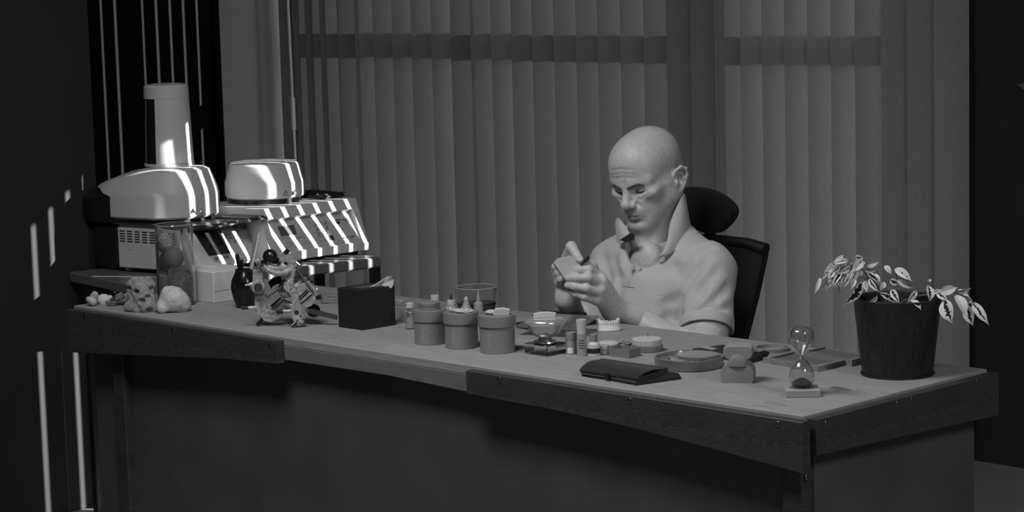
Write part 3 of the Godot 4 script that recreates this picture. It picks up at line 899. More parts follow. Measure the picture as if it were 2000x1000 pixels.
		for i in n:
			for j in rows:
				var ang := deg_to_rad(lerpf(angles[0], angles[angles.size() - 1], (i + 0.5) / n))
				var th := Vector3(sin(ang), 0, cos(ang)) * thick
				var p00: Vector3 = grid[i][j]
				var p10: Vector3 = grid[i + 1][j]
				var p11: Vector3 = grid[i + 1][j + 1]
				var p01: Vector3 = grid[i][j + 1]
				s.quad(p00 + th, p10 + th, p11 + th, p01 + th)
				s.quad(p00 - th, p01 - th, p11 - th, p10 - th)
				if j == rows - 1: s.quad(p01 + th, p11 + th, p11 - th, p01 - th)
				if i == 0: s.quad(p00 - th, p00 + th, p01 + th, p01 - th)
				if i == n - 1: s.quad(p10 + th, p10 - th, p11 - th, p11 + th)
		var o := part(called, s, m, po, 50.0)
		o.position = Vector3.ZERO
	leaf.call([100, 130, 180, 230, 260], [0.0, 0.004, 0.006, 0.004, 0.0], [0.03, 0.045, 0.05, 0.045, 0.03], [0.004, 0.0, 0.0, 0.0, 0.004], cloth, "collar")
	var flap := func(low: Array, high: Array, bulge: Vector3) -> void:
		var s := Shape.new()
		var n := 20
		var rows := 10
		var pick := func(list: Array, u: float) -> Vector3:
			var cv := Curve3D.new()
			for i in list.size():
				var w := on_z(list[i][0], list[i][1], list[i][2])
				var pr: Array = list[maxi(i - 1, 0)]
				var ne: Array = list[mini(i + 1, list.size() - 1)]
				var tg := (on_z(ne[0], ne[1], ne[2]) - on_z(pr[0], pr[1], pr[2])) * 0.16
				cv.add_point(w, -tg, tg)
			return cv.sample_baked(cv.get_baked_length() * u, true)
		var g := []
		for i in n + 1:
			var lo: Vector3 = pick.call(low, float(i) / n)
			var hi: Vector3 = pick.call(high, float(i) / n)
			var col := []
			for j in rows + 1: col.append(lo.lerp(hi, float(j) / rows) + bulge * sin(PI * j / rows) * sin(PI * (0.15 + 0.7 * i / n)))
			g.append(col)
		var th := bulge.normalized() * 0.0022
		for i in n:
			for j in rows:
				s.quad(g[i][j] + th, g[i + 1][j] + th, g[i + 1][j + 1] + th, g[i][j + 1] + th)
				s.quad(g[i][j] - th, g[i][j + 1] - th, g[i + 1][j + 1] - th, g[i + 1][j] - th)
				if j == rows - 1: s.quad(g[i][j + 1] + th, g[i + 1][j + 1] + th, g[i + 1][j + 1] - th, g[i][j + 1] - th)
			if i == 0 or i == n - 1:
				for j in rows:
					var k := i if i == 0 else n
					s.quad(g[k][j] - th, g[k][j] + th, g[k][j + 1] + th, g[k][j + 1] - th)
		part("collar", s, cloth, po, 60.0)
	flap.call([[1282, 504, -0.722], [1304, 498, -0.735], [1328, 478, -0.775], [1346, 452, -0.830], [1350, 446, -0.880]], [[1290, 500, -0.724], [1303, 470, -0.745], [1310, 432, -0.775], [1335, 379, -0.835], [1341, 398, -0.885]], Vector3(0.006, 0, 0.006))
	flap.call([[1206, 474, -0.725], [1216, 475, -0.712], [1240, 470, -0.710]], [[1202, 432, -0.750], [1210, 427, -0.740], [1234, 462, -0.715]], Vector3(0.002, 0, 0.005))
	# dark inside of the collar by the throat
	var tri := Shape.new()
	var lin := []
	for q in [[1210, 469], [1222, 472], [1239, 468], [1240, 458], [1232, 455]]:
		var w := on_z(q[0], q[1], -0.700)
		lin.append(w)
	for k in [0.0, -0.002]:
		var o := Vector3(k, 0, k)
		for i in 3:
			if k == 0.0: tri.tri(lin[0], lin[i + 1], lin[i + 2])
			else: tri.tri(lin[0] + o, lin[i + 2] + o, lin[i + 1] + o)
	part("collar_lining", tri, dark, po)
	# placket edge, lower seam, button, stitched emblem
	var pl := Shape.new()
	pl.tube(edge_pts, [0.0022, 0.003, 0.003, 0.0022, 0.0012], 8)
	part("placket_edge", pl, cloth, po)
	var seam := Shape.new()
	seam.tube([on_shirt.call(1217, 557), on_shirt.call(1228, 560), on_shirt.call(1239, 561)], 0.0018, 6)
	part("placket_seam", seam, cloth, po)
	var facing := (EYE - on_z(1237, 530, -0.66)).normalized()
	var bx := Vector3.UP.cross(facing).normalized()
	var fb := Basis(bx, facing, bx.cross(facing))
	var bt := Shape.new()
	bt.lathe([V(0.0055, -0.003), V(0.0058, 0.0), V(0.005, 0.0014), V(0.0042, 0.0008), V(0.0, 0.0006)], btn, 16, fb)
	part("button", bt, mat("button_grey", 0.18, 0.4), po)
	var em := Shape.new()
	em.tube([on_shirt.call(1283, 577), on_shirt.call(1290, 575), on_shirt.call(1296, 578)], 0.0008, 6)
	em.tube([on_shirt.call(1287, 581), on_shirt.call(1292, 585), on_shirt.call(1297, 582)], 0.0008, 6)
	em.tube([on_shirt.call(1284, 584), on_shirt.call(1290, 580), on_shirt.call(1294, 580)], 0.0008, 6)
	part("emblem", em, mat("thread", 0.55, 0.7), po)
	# trousers and shoes, under the bench
	var tf := Field.new()
	for s in [-1.0, 1.0]:
		tf.chain([Vector3(-1.04 + s * 0.08, 0.43, -0.80), Vector3(-1.04 + s * 0.13, 0.47, -0.36), Vector3(-1.04 + s * 0.14, 0.10, -0.24)], [0.095, 0.068, 0.05], 0.03)
	tf.ball(Vector3(-1.04, 0.45, -0.80), Vector3(0.17, 0.10, 0.13), 0.04)
	var tr := Shape.new()
	tf.mesh(tr, 0.014)
	var tp := part("trousers", tr, mat("trouser_cloth", 0.03, 0.9), man, 70.0)
	tp.position = -at
	for s in [-1.0, 1.0]:
		var sf := Field.new()
		sf.bone(Vector3(-1.04 + s * 0.14, 0.04, -0.27), Vector3(-1.04 + s * 0.15, 0.034, -0.11), 0.04, 0.034, 0.01)
		var ss := Shape.new()
		sf.mesh(ss, 0.012)
		var so := part("shoe", ss, mat("shoe_leather", 0.02, 0.4), man, 70.0)
		so.position = -at

	# plaster block held in the hands
	var base := at_depth(1108, 525, D)
	var blk := thing("plaster_block", "pale many-sided plaster block held up between the man's fingers", "plaster block", base)
	var fx := RIGHT
	var fz := (EYE - base).normalized().rotated(Vector3.UP, deg_to_rad(12.0))
	fx = Vector3.UP.cross(fz).normalized()
	var fy := fz.cross(fx)
	var outl := PackedVector2Array()
	for q in [[1082, 514], [1091, 504], [1114, 500], [1132, 509], [1133, 521], [1121, 541], [1103, 549]]:
		outl.push_back(V((q[0] - 1108.0) / 876.0 * 1.02, -(q[1] - 525.0) / 876.0))
	part("block", Shape.new().prism(outl, 0.020, Transform3D(Basis(fx, fy, fz), Vector3.ZERO), 0.0008), mat("plaster", 0.50, 0.8, {"albedo_texture": noise_image(41, 0.04, 0.9, 1.0), "uv1_triplanar": true, "uv1_scale": Vector3(10, 10, 10)}), blk)
	var tl := thing("wax_knife", "short dark handled modelling tool between the man's thumb and finger", "tool", at_depth(1142, 511, D + 0.012))
	part("handle", Shape.new().tube([Vector3.ZERO, (at_depth(1149, 503, D + 0.02) - tl.position)], [0.0035, 0.0042], 8), dark, tl)
	part("tip", Shape.new().tube([Vector3.ZERO, (at_depth(1134, 519, D - 0.005) - tl.position)], [0.0028, 0.0008], 8), mats.dark_steel, tl)

# ---------------------------------------------------------------- the chair
func mesh_texture() -> ImageTexture:
	var im := Image.create(128, 128, false, Image.FORMAT_RGB8)
	for y in 128:
		for x in 128:
			var u := fposmod(x / 16.0 + (0.5 if (y / 16) % 2 else 0.0), 1.0) - 0.5
			var w := fposmod(y / 16.0, 1.0) - 0.5
			var k := 1.0 if u * u + w * w < 0.06 else 0.25
			im.set_pixel(x, y, Color(k, k, k))
	im.generate_mipmaps()
	return ImageTexture.create_from_image(im)

func build_chair() -> void:
	var at := Vector3(-1.02, 0, -0.93)
	var ch := thing("office_chair", "black mesh office chair with curved headrest behind the seated man", "chair", at)
	var black := mat("chair_black", 0.008, 0.5)
	var net := mat("chair_mesh", 0.035, 0.8, {"albedo_texture": mesh_texture(), "uv1_triplanar": true, "uv1_scale": Vector3(22, 22, 22)})
	var sheet := func(outline: Array, z: float, bow: float, thick: float, lean: float, m: Material, called: String) -> void:
		# outline in pixels on an upright plane, bowed backwards in the middle
		var poly := PackedVector2Array()
		for q in outline:
			var p := on_z(q[0], q[1], z)
			poly.push_back(V(p.x - at.x, p.y))
		var s := Shape.new()
		s.prism(poly, thick, Transform3D(Basis.IDENTITY, Vector3(0, 0, z - at.z)), 0.004)
		var lo := 1e9
		var hi := -1e9
		var bot := 1e9
		for q in poly: lo = minf(lo, q.x); hi = maxf(hi, q.x); bot = minf(bot, q.y)
		for i in s.v.size():
			var u := (s.v[i].x - lo) / (hi - lo) * 2.0 - 1.0
			s.v[i].z += bow * (u * u - 1.0) - lean * (s.v[i].y - bot)
		part(called, s, m, ch, 50.0)
	var fine := func(pts: Array, n: int) -> Array:
		var cv := Curve2D.new()
		for i in pts.size():
			var pr: Array = pts[(i - 1 + pts.size()) % pts.size()]
			var ne: Array = pts[(i + 1) % pts.size()]
			var tg := V(ne[0] - pr[0], ne[1] - pr[1]) * 0.16
			cv.add_point(V(pts[i][0], pts[i][1]), -tg, tg)
		var pr0: Array = pts[pts.size() - 1]
		var ne0: Array = pts[1]
		var tg0 := V(ne0[0] - pr0[0], ne0[1] - pr0[1]) * 0.16
		cv.add_point(V(pts[0][0], pts[0][1]), -tg0, tg0)
		var out := []
		for i in n:
			var q := cv.sample_baked(cv.get_baked_length() * i / n)
			out.append([q.x, q.y])
		return out
	sheet.call(fine.call([[1300, 378], [1340, 366], [1385, 371], [1418, 388], [1436, 410], [1426, 435], [1396, 456], [1350, 440], [1305, 420]], 44), -1.06, 0.0, 0.03, 0.0, net, "headrest")
	sheet.call([[1240, 462], [1400, 466], [1440, 470], [1490, 480], [1496, 496], [1478, 580], [1456, 665], [1446, 720], [1290, 720], [1255, 600]], -1.05, 0.0, 0.022, 0.0, net, "backrest")
	part("top_bar", Shape.new().tube([on_z(1250, 462, -1.045) - at, on_z(1400, 468, -1.045) - at, on_z(1460, 475, -1.045) - at, on_z(1496, 487, -1.045) - at], [0.010, 0.012, 0.013, 0.015], 10), black, ch)
	part("neck_post", Shape.new().tube([on_z(1388, 440, -1.07) - at, on_z(1384, 500, -1.075) - at], 0.014, 10), black, ch)
	part("seat", Shape.new().box(Vector3(0, 0.29, 0.06), Vector3(0.46, 0.07, 0.44), 0.03), net, ch)
	part("back_post", Shape.new().tube([Vector3(0, 0.6, -0.14), Vector3(0, 0.35, -0.20), Vector3(0, 0.25, -0.10), Vector3(0, 0.24, 0.03)], 0.02, 10), black, ch)
	part("gas_lift", Shape.new().tube([Vector3(0, 0.09, 0.05), Vector3(0, 0.26, 0.05)], 0.026, 12), mats.dark_steel, ch)
	for k in 5:
		var d := Vector3(cos(k * TAU / 5 + 0.3), 0, sin(k * TAU / 5 + 0.3))
		var leg := part("leg", Shape.new().tube([Vector3(0, 0.10, 0.05), Vector3(0, 0.075, 0.05) + d * 0.28], [0.026, 0.014], 8), black, ch)
		part("castor", Shape.new().lathe([V(0.028, -0.012), V(0.03, 0), V(0.028, 0.012)], Vector3(0, 0.031, 0.05) + d * 0.28, 14, Basis(Vector3.BACK, PI / 2)), black, leg)

# ---------------------------------------------------------------- furnaces on the side table
func on_plane(px: float, py: float, pt: Vector3, n: Vector3) -> Vector3:
	var d := ray(px, py)
	return EYE + d * ((pt - EYE).dot(n) / d.dot(n))
# a thin flat sign shape lying on a plane, corners in pixels, in the frame of `node`
func decal_shape(pts: Array, pt: Vector3, n: Vector3, node: Node3D, lift := 0.0006, s: Shape = null) -> Shape:
	if s == null: s = Shape.new()
	var inv := node.global_transform.affine_inverse()
	var ring := PackedVector3Array()
	var top := PackedVector3Array()
	for q in pts:
		var w := on_plane(q[0], q[1], pt, n)
		ring.push_back(inv * (w - n * 0.0004)); top.push_back(inv * (w + n * lift))
	s.loft([ring, top], true, false, true)
	return s
func line_shape(pts: Array, pt: Vector3, n: Vector3, node: Node3D, r: float, s: Shape = null) -> Shape:
	if s == null: s = Shape.new()
	var inv := node.global_transform.affine_inverse()
	var list := []
	for q in pts: list.append(inv * on_plane(q[0], q[1], pt, n))
	s.tube(list, r, 6)
	return s
func disc_pts(x: float, y: float, rx: float, ry: float, n := 18) -> Array:
	var out := []
	for i in n: out.append([x + cos(TAU * i / n) * rx, y - sin(TAU * i / n) * ry])
	return out
func superring(cx: float, cz: float, rx: float, rz: float, y: float, e := 2.6, n := 48, drop := 0.0) -> PackedVector3Array:
	var r := PackedVector3Array()
	for j in n:
		var a := -TAU * j / n
		var c := cos(a)
		var s := sin(a)
		var k := pow(pow(absf(c), e) + pow(absf(s), e), -1.0 / e)
		var x := cx + c * k * rx
		r.push_back(Vector3(x, y - drop * pow(clampf((cx - x) / rx * 0.5 + 0.5, 0.0, 1.0), 2.2), cz + s * k * rz))
	return r
func warning_sign(px: float, py: float, w: float, node: Node3D, pt: Vector3, n: Vector3) -> void:
	var dk := mat("print_black", 0.012, 0.6)
	var sg := part("warning_sign", decal_shape([[px - w, py + w * 0.9], [px + w, py + w * 0.7], [px, py - w]], pt, n, node, 0.0008), dk, node)
	part("warning_field", decal_shape([[px - w * 0.62, py + w * 0.64], [px + w * 0.62, py + w * 0.5], [px, py - w * 0.55]], pt, n, node, 0.0012), mat("print_white", 0.75, 0.6), sg)
	part("warning_mark", decal_shape([[px - 0.5, py + w * 0.45], [px + 0.6, py + w * 0.43], [px + 0.4, py - w * 0.3], [px - 0.4, py - w * 0.28]], pt, n, node, 0.0016), dk, sg)

func build_furnaces() -> void:
	var black := mat("furnace_black", 0.010, 0.35)
	var white := mat("enamel_white", 0.52, 0.42, {"metallic_specular": 0.35})
	var panel := mat("panel_grey", 0.46, 0.45)
	var ink := mat("print_black", 0.012, 0.6)
	# side table, turned a little
	var turn := deg_to_rad(-8.5)
	var e1 := Vector3(cos(turn), 0, -sin(turn))
	var e2 := Vector3(-sin(turn), 0, -cos(turn))
	var B := on_y(745, 502, 0.70)
	var mid := B - e1 * 0.205 - e2 * 0.40
	var tb := thing("side_table", "narrow grey side table with square legs carrying the two furnaces", "table", Vector3(mid.x, 0, mid.z), turn)
	var top := mat("table_grey", 0.13, 0.35)
	part("table_top", Shape.new().box(Vector3(0, 0.685, 0), Vector3(0.41, 0.03, 0.80), 0.004), top, tb)
	for sx in [-1, 1]:
		for sz in [-1, 1]:
			part("leg", Shape.new().box(Vector3(sx * 0.19 + (0.07 if sx < 0 else 0.0), 0.335, sz * 0.385), Vector3(0.026, 0.67, 0.026), 0.002), black, tb)
	part("rail", Shape.new().box(Vector3(0, 0.64, 0.385), Vector3(0.32, 0.04, 0.018), 0.002), black, tb)

	# furnace with the keypad, at the far end of the table
	var o := Vector3(-2.6227, 0.70, -1.3006)
	var f := thing("furnace", "white porcelain furnace with slanted keypad panel and low round firing head", "furnace", o)
	var H := 0.163
	for q in [[-0.03, 0.03], [-0.03, 0.34], [-0.28, 0.03], [-0.28, 0.34]]:
		part("foot", Shape.new().lathe([V(0.012, 0), V(0.013, 0.008), V(0.012, 0.0125)], Vector3(q[0], 0, q[1]), 14), black, f)
	var prof := PackedVector2Array([V(-0.33, 0.012), V(0.0, 0.012), V(0.001, 0.036), V(-0.009, 0.039), V(-0.058, 0.124), V(-0.040, 0.133), V(-0.052, H), V(-0.33, H)])
	part("housing", Shape.new().prism(prof, 0.328, Transform3D(Basis.IDENTITY, Vector3(0, 0, 0.185))), white, f)
	var full := PackedVector2Array([V(-0.33, 0.012), V(0.0, 0.012), V(0.0015, 0.030), V(-0.003, 0.038), V(-0.050, H - 0.003), V(-0.053, H), V(-0.33, H)])
	for z in [0.0105, 0.3595]:
		part("housing_cheek", Shape.new().prism(full, 0.021, Transform3D(Basis.IDENTITY, Vector3(0, 0, z)), 0.0015), white, f)
	# control panel sheet in the recess
	var pa := Vector3(-0.009, 0.039, 0.0)
	var pb := Vector3(-0.058, 0.124, 0.0)
	var up := (pb - pa).normalized()
	var n := up.cross(Vector3(0, 0, -1)).normalized()
	if n.x < 0: n = -n
	var pc := (pa + pb) / 2 + Vector3(0, 0, 0.185)
	part("control_panel", Shape.new().box(pc + n * 0.0005, Vector3(0.327, (pb - pa).length() - 0.002, 0.0022), 0.0006, Basis(Vector3(0, 0, -1), up, n)), panel, f)
	var wp := o + pc + n * 0.0017
	var g := func(x: float, y: float) -> Array: return [520.0 + x / 9.524, 400.0 + y / 9.524]
	part("display", decal_shape([g.call(210, 410), g.call(278, 590), g.call(572, 552), g.call(510, 372)], wp, n, f), mat("lcd_grey", 0.10, 0.15), f)
	var ln := Shape.new()
	for q in [[[290, 635], [820, 560], [870, 710], [345, 790], [290, 635]], [[600, 360], [725, 335], [795, 525], [660, 545], [600, 360]], [[645, 445], [760, 425]], [[790, 310], [1075, 280], [1180, 660], [940, 705], [790, 310]], [[835, 425], [1110, 385]], [[870, 520], [1140, 480]], [[905, 615], [1160, 575]], [[885, 300], [1010, 690]], [[980, 290], [1090, 680]], [[370, 755], [850, 690]], [[620, 640], [645, 720]], [[710, 630], [735, 710]]]:
		var pts := []
		for w in q: pts.append(g.call(w[0], w[1]))
		line_shape(pts, wp, n, f, 0.00035, ln)
	part("panel_lines", ln, mat("print_grey", 0.12, 0.6), f)
	line_shape([g.call(380, 720), g.call(500, 700), g.call(540, 650), g.call(620, 608), g.call(690, 606)], wp, n, f, 0.0007)
	part("firing_curve", line_shape([g.call(380, 720), g.call(500, 700), g.call(540, 650), g.call(620, 608), g.call(690, 606)], wp, n, f, 0.0007), ink, f)
	for r in 3:
		for c in 3:
			var bx := 915.0 + c * 88.0 + r * 27.0
			var by := 385.0 - c * 14.0 + r * 92.0
			part("key", decal_shape([g.call(bx - 30, by + 10), g.call(bx + 36, by), g.call(bx + 22, by - 68)], wp, n, f), mat("key_grey", 0.22, 0.5), f)
	part("key", decal_shape([g.call(1125, 492), g.call(1158, 575), g.call(1222, 565), g.call(1190, 478)], wp, n, f, 0.0014), mat("print_white", 0.75, 0.6), f)
	part("key", decal_shape([g.call(1162, 580), g.call(1190, 665), g.call(1265, 655), g.call(1232, 570)], wp, n, f, 0.0014), ink, f)
	var lc: Array = g.call(1322, 292)
	part("badge", decal_shape([g.call(1275, 300), g.call(1300, 320), g.call(1345, 315), g.call(1365, 295), g.call(1340, 265), g.call(1310, 262)], wp, n, f), ink, f)
	part("badge", decal_shape([g.call(1292, 325), g.call(1310, 355), g.call(1345, 365), g.call(1372, 345), g.call(1372, 315)], wp, n, f), ink, f)
	part("badge_light", decal_shape(disc_pts(lc[0] - 0.1, lc[1] + 0.6, 1.6, 1.6), wp, n, f, 0.0011), panel, f)
	var tb2 := Basis(Vector3(0, 0, -1), up, n)
	var wr := func(text: String, high: float, x: float, y: float, m: Material) -> void:
		var a: Array = g.call(x, y)
		words(text, high, m, f, Transform3D(tb2, f.global_transform.affine_inverse() * on_plane(a[0], a[1], wp, n) + n * 0.0004))
	wr.call("Programat", 0.0062, 1462, 270, ink)
	wr.call("P100", 0.0058, 1512, 308, mat("print_grey", 0.12, 0.6))
	wr.call("IVOCLAR", 0.0056, 1532, 606, ink)
	for q in [[[1428, 605], [1434, 632], [1462, 628], [1456, 600]], [[1605, 580], [1611, 607], [1638, 603], [1632, 576]]]:
		var pts := []
		for w in q: pts.append(g.call(w[0], w[1]))
		part("brand_square", decal_shape(pts, wp, n, f), ink, f)
	# round head
	var hc := Vector3(-0.222, H, 0.205)
	part("head_seat", Shape.new().lathe([V(0.108, 0), V(0.108, 0.014)], hc, 40), black, f)
	var head := part("firing_head", Shape.new().lathe([V(0.110, 0.014), V(0.1165, 0.018), V(0.118, 0.030), V(0.1175, 0.060), V(0.113, 0.075), V(0.105, 0.108), V(0.103, 0.113), V(0.098, 0.117), V(0.06, 0.119), V(0.0, 0.119)], hc, 56), white, f, 30.0)
	var look := Vector3(0.7, 0, 0.7)
	var face := o + hc + Vector3(0, 0.03, 0)
	var sn := (look * 0.80 + Vector3(0.7, 0, -0.7) * 0.52).normalized()
	warning_sign(558, 377, 5.2, f, face + (look * 0.92 + Vector3(0.7, 0, -0.7) * 0.45).normalized() * 0.1184, (look * 0.88 + Vector3(0.7, 0, -0.7) * 0.45).normalized())
	warning_sign(575, 375, 5.2, f, face + sn * 0.1184, sn)
	var lp := f.to_local(on_y(455, 397, 0.70 + H))
	part("latch", Shape.new().box(lp + Vector3(0, 0.028, 0), Vector3(0.022, 0.056, 0.022), 0.002, Basis(Vector3.UP, PI / 4)), black, f)
	# ribbed cooling tray on the far side of the deck
	var tr := part("cooling_tray", Shape.new().box(Vector3(-0.17, H + 0.007, 0.045), Vector3(0.15, 0.010, 0.085), 0.003), black, f)
	for k in 6: part("tray_rib", Shape.new().box(Vector3(-0.235 + 0.026 * k, H + 0.0135, 0.045), Vector3(0.008, 0.005, 0.083), 0.0015), black, tr)

	# furnace with the tall tower, nearer end, turned slightly away
	var ft := deg_to_rad(11.0)
	var o1 := Vector3(-2.661, 0.70, -0.671)
	var u := thing("furnace", "white porcelain furnace with tall tower on its long sloping firing head and dark screen", "furnace", o1, ft)
	for q in [[-0.03, -0.03], [-0.03, -0.25], [-0.26, -0.03], [-0.26, -0.25]]:
		part("foot", Shape.new().lathe([V(0.011, 0), V(0.012, 0.010), V(0.011, 0.0135)], Vector3(q[0], 0, q[1]), 14), white, u)
	# local: front +x, near side z = 0, far side z = -0.28
	var bp := PackedVector2Array([V(-0.27, 0.013), V(0.020, 0.013), V(0.024, 0.024), V(-0.032, 0.128), V(-0.27, 0.128)])
	part("housing", Shape.new().prism(bp, 0.27, Transform3D(Basis.IDENTITY, Vector3(0, 0, -0.135)), 0.002), white, u)
	part("rear_housing", Shape.new().box(Vector3(-0.325, 0.07, -0.14), Vector3(0.11, 0.12, 0.27), 0.012), black, u)
	var vents := Shape.new()
	for c in 8:
		for r in 5: vents.box(Vector3(-0.252 + c * 0.0285, 0.118 - r * 0.0072, 0.0004), Vector3(0.019, 0.0030, 0.0012))
	vents.box(Vector3(-0.232, 0.066, 0.0004), Vector3(0.0025, 0.0025, 0.0012)).box(Vector3(-0.222, 0.066, 0.0004), Vector3(0.0025, 0.0025, 0.0012))
	part("vents", vents, black, u).set_meta("kind", "stuff")
	var ua := Vector3(0.024, 0.024, 0)
	var ub := Vector3(-0.032, 0.128, 0)
	var uup := (ub - ua).normalized()
	var un := uup.cross(Vector3(0, 0, -1)).normalized()
	if un.x < 0: un = -un
	var wn := u.global_basis * un
	var wq := u.to_global((ua + ub) / 2 + un * 0.0006)
	part("control_panel", Shape.new().box((ua + ub) / 2 + Vector3(0, 0, -0.135), Vector3(0.258, (ub - ua).length() - 0.008, 0.0012), 0.0004, Basis(Vector3(0, 0, -1), uup, un)), panel, u)
	part("screen", decal_shape([[366, 453], [404, 500.5], [450, 495], [428.5, 447]], wq, wn, u), mat("screen_dark", 0.018, 0.08), u)
	var k2 := mat("key_grey", 0.22, 0.5)
	for q in [[423, 505, 4.6], [437, 502.5, 4.4], [443.5, 501.5, 4.4], [447, 473, 3.0], [459, 472, 3.0], [463, 452, 3.6], [467, 459.5, 3.0], [441, 459, 2.2], [444, 466, 2.2], [450, 465, 2.2]]:
		part("button", decal_shape(disc_pts(q[0], q[1], q[2], q[2] * 0.95, 14), wq, wn, u, 0.0010), k2, u)
	part("button_mark", decal_shape([[435, 503], [439, 502.4], [439, 501.6], [435, 502.2]], wq, wn, u, 0.0014), ink, u)
	part("button_mark", decal_shape([[442, 501.8], [446, 501.2], [446, 500.4], [442, 501]], wq, wn, u, 0.0014), ink, u)
	var ub2 := Basis(Vector3(0, 0, -1), uup, un)
	words("P", 0.007, ink, u, Transform3D(ub2, u.to_local(on_plane(423, 505, wq, wn)) + un * 0.0014))
	words("Programat", 0.0044, ink, u, Transform3D(ub2, u.to_local(on_plane(458.5, 441.5, wq, wn)) + un * 0.0006))
	words("EP 5000", 0.0040, ink, u, Transform3D(ub2, u.to_local(on_plane(460.5, 444.8, wq, wn)) + un * 0.0006))
	# tray plate under the head, ribbed towards the other furnace
	var plate := part("deck_plate", Shape.new().loft([superring(-0.17, -0.135, 0.19, 0.130, 0.128, 3.5), superring(-0.17, -0.135, 0.205, 0.138, 0.136, 3.5), superring(-0.17, -0.135, 0.200, 0.134, 0.141, 3.5)]), mat("tray_steel", 0.10, 0.3, {"metallic": 0.7}), u)
	part("cooling_tray", Shape.new().box(Vector3(0.0, 0.139, -0.222), Vector3(0.13, 0.008, 0.09), 0.003), mats.tray_steel, u)
	for k in 5: part("tray_rib", Shape.new().box(Vector3(0.0, 0.145, -0.187 - 0.017 * k), Vector3(0.12, 0.005, 0.006), 0.0015), mats.tray_steel, plate)
	# the long head
	var cx := -0.245
	var cz := -0.135
	part("head_gasket", Shape.new().loft([superring(cx, cz, 0.178, 0.125, 0.141), superring(cx, cz, 0.178, 0.125, 0.152)]), black, u)
	part("firing_head", Shape.new().loft([superring(cx, cz, 0.186, 0.134, 0.152), superring(cx, cz, 0.193, 0.140, 0.158), superring(cx, cz, 0.192, 0.139, 0.215, 2.6, 48, 0.012), superring(cx, cz, 0.189, 0.136, 0.232, 2.6, 48, 0.02), superring(cx, cz, 0.180, 0.124, 0.262, 2.6, 48, 0.040), superring(cx, cz, 0.172, 0.114, 0.285, 2.6, 48, 0.055), superring(cx, cz, 0.158, 0.098, 0.292, 2.6, 48, 0.058), superring(cx, cz, 0.09, 0.06, 0.294, 2.6, 48, 0.03)]), white, u, 30.0)
	part("rear_cover", Shape.new().loft([superring(cx - 0.095, cz, 0.110, 0.137, 0.140, 3.0), superring(cx - 0.095, cz, 0.112, 0.143, 0.158, 3.0), superring(cx - 0.095, cz, 0.111, 0.142, 0.214, 3.0, 48, 0.01), superring(cx - 0.09, cz, 0.098, 0.112, 0.242, 3.0, 48, 0.02), superring(cx - 0.09, cz, 0.07, 0.07, 0.252, 3.0, 48, 0.02)]), black, u, 30.0)
	var hp := u.to_global(Vector3(cx, 0.165, cz))
	var hn := (u.global_basis * Vector3(0.62, 0, 0.78)).normalized()
	for q in [[376.5, 411.5], [393, 411]]:
		var hn2 := hn if q[0] < 385.0 else (u.global_basis * Vector3(0.78, 0, 0.62)).normalized()
		var spot := hp + (u.global_basis * (Vector3(0.126, 0, 0.117) if q[0] < 385.0 else Vector3(0.148, 0, 0.103)))
		warning_sign(q[0], q[1], 5.6, u, spot, hn2)
	# tower
	var tc := u.to_local(on_y(331, 322, 0.70 + 0.294))
	tc.y = 0.292
	part("tower_base", Shape.new().lathe([V(0.070, 0), V(0.072, 0.003), V(0.072, 0.008), V(0.068, 0.010)], tc, 40), white, u)
	part("tower_core", Shape.new().lathe([V(0.068, 0.010), V(0.061, 0.196)], tc, 40), black, u)
	var shell := Shape.new()
	var camdir := atan2(EYE.x - u.to_global(tc).x, EYE.z - u.to_global(tc).z) - ft     # towards the viewer in the furnace's frame
	var rows := [[0.0705, 0.010], [0.0640, 0.195]]
	var ns := 30
	for i in ns:
		for q in 1:
			var a0 := camdir + deg_to_rad(-32.0 + 200.0 * i / ns)
			var a1 := camdir + deg_to_rad(-32.0 + 200.0 * (i + 1) / ns)
			var d0 := Vector3(sin(a0), 0, cos(a0))
			var d1 := Vector3(sin(a1), 0, cos(a1))
			var yv := Vector3.UP
			shell.quad(tc + d0 * 0.0705 + yv * 0.010, tc + d1 * 0.0705 + yv * 0.010, tc + d1 * 0.0640 + yv * 0.195, tc + d0 * 0.0640 + yv * 0.195)
			shell.quad(tc + d0 * 0.066 + yv * 0.010, tc + d0 * 0.060 + yv * 0.195, tc + d1 * 0.060 + yv * 0.195, tc + d1 * 0.066 + yv * 0.010)
			if i == 0: shell.quad(tc + d0 * 0.066 + yv * 0.010, tc + d0 * 0.0705 + yv * 0.010, tc + d0 * 0.0640 + yv * 0.195, tc + d0 * 0.060 + yv * 0.195)
			if i == ns - 1: shell.quad(tc + d1 * 0.0705 + yv * 0.010, tc + d1 * 0.066 + yv * 0.010, tc + d1 * 0.060 + yv * 0.195, tc + d1 * 0.0640 + yv * 0.195)
	part("tower_shell", shell, white, u)
	part("tower_cap", Shape.new().lathe([V(0.060, 0.1935), V(0.0645, 0.1955), V(0.0632, 0.228), V(0.060, 0.233), V(0.04, 0.236), V(0.0, 0.237)], tc, 44), white, u, 30.0)

# ---------------------------------------------------------------- things on the bench: helpers
# a turned thing: pixel centre and front bottom edge, profile rows [radius px, height px]
func turned(called: String, label: String, category: String, px: float, bottom: float, r0: float, group := "") -> Array:
	var p := on_y(px, bottom - r0 * 0.165)
	return [thing(called, label, category, p, 0.0, group), 1.0 / scale_at(p)]
func rows_px(rows: Array, k: float) -> Array:
	var out := []
	for q in rows: out.append(V(q[0] * k, q[1] * k))
	return out
# plan polygon on the bench from pixels, relative to node
func plan(pts: Array, at: Vector3, h := TOP) -> PackedVector2Array:
	var out := PackedVector2Array()
	for q in pts:
		var w := on_y(q[0], q[1], h)
		out.push_back(V(w.x - at.x, -(w.z - at.z)))
	return out
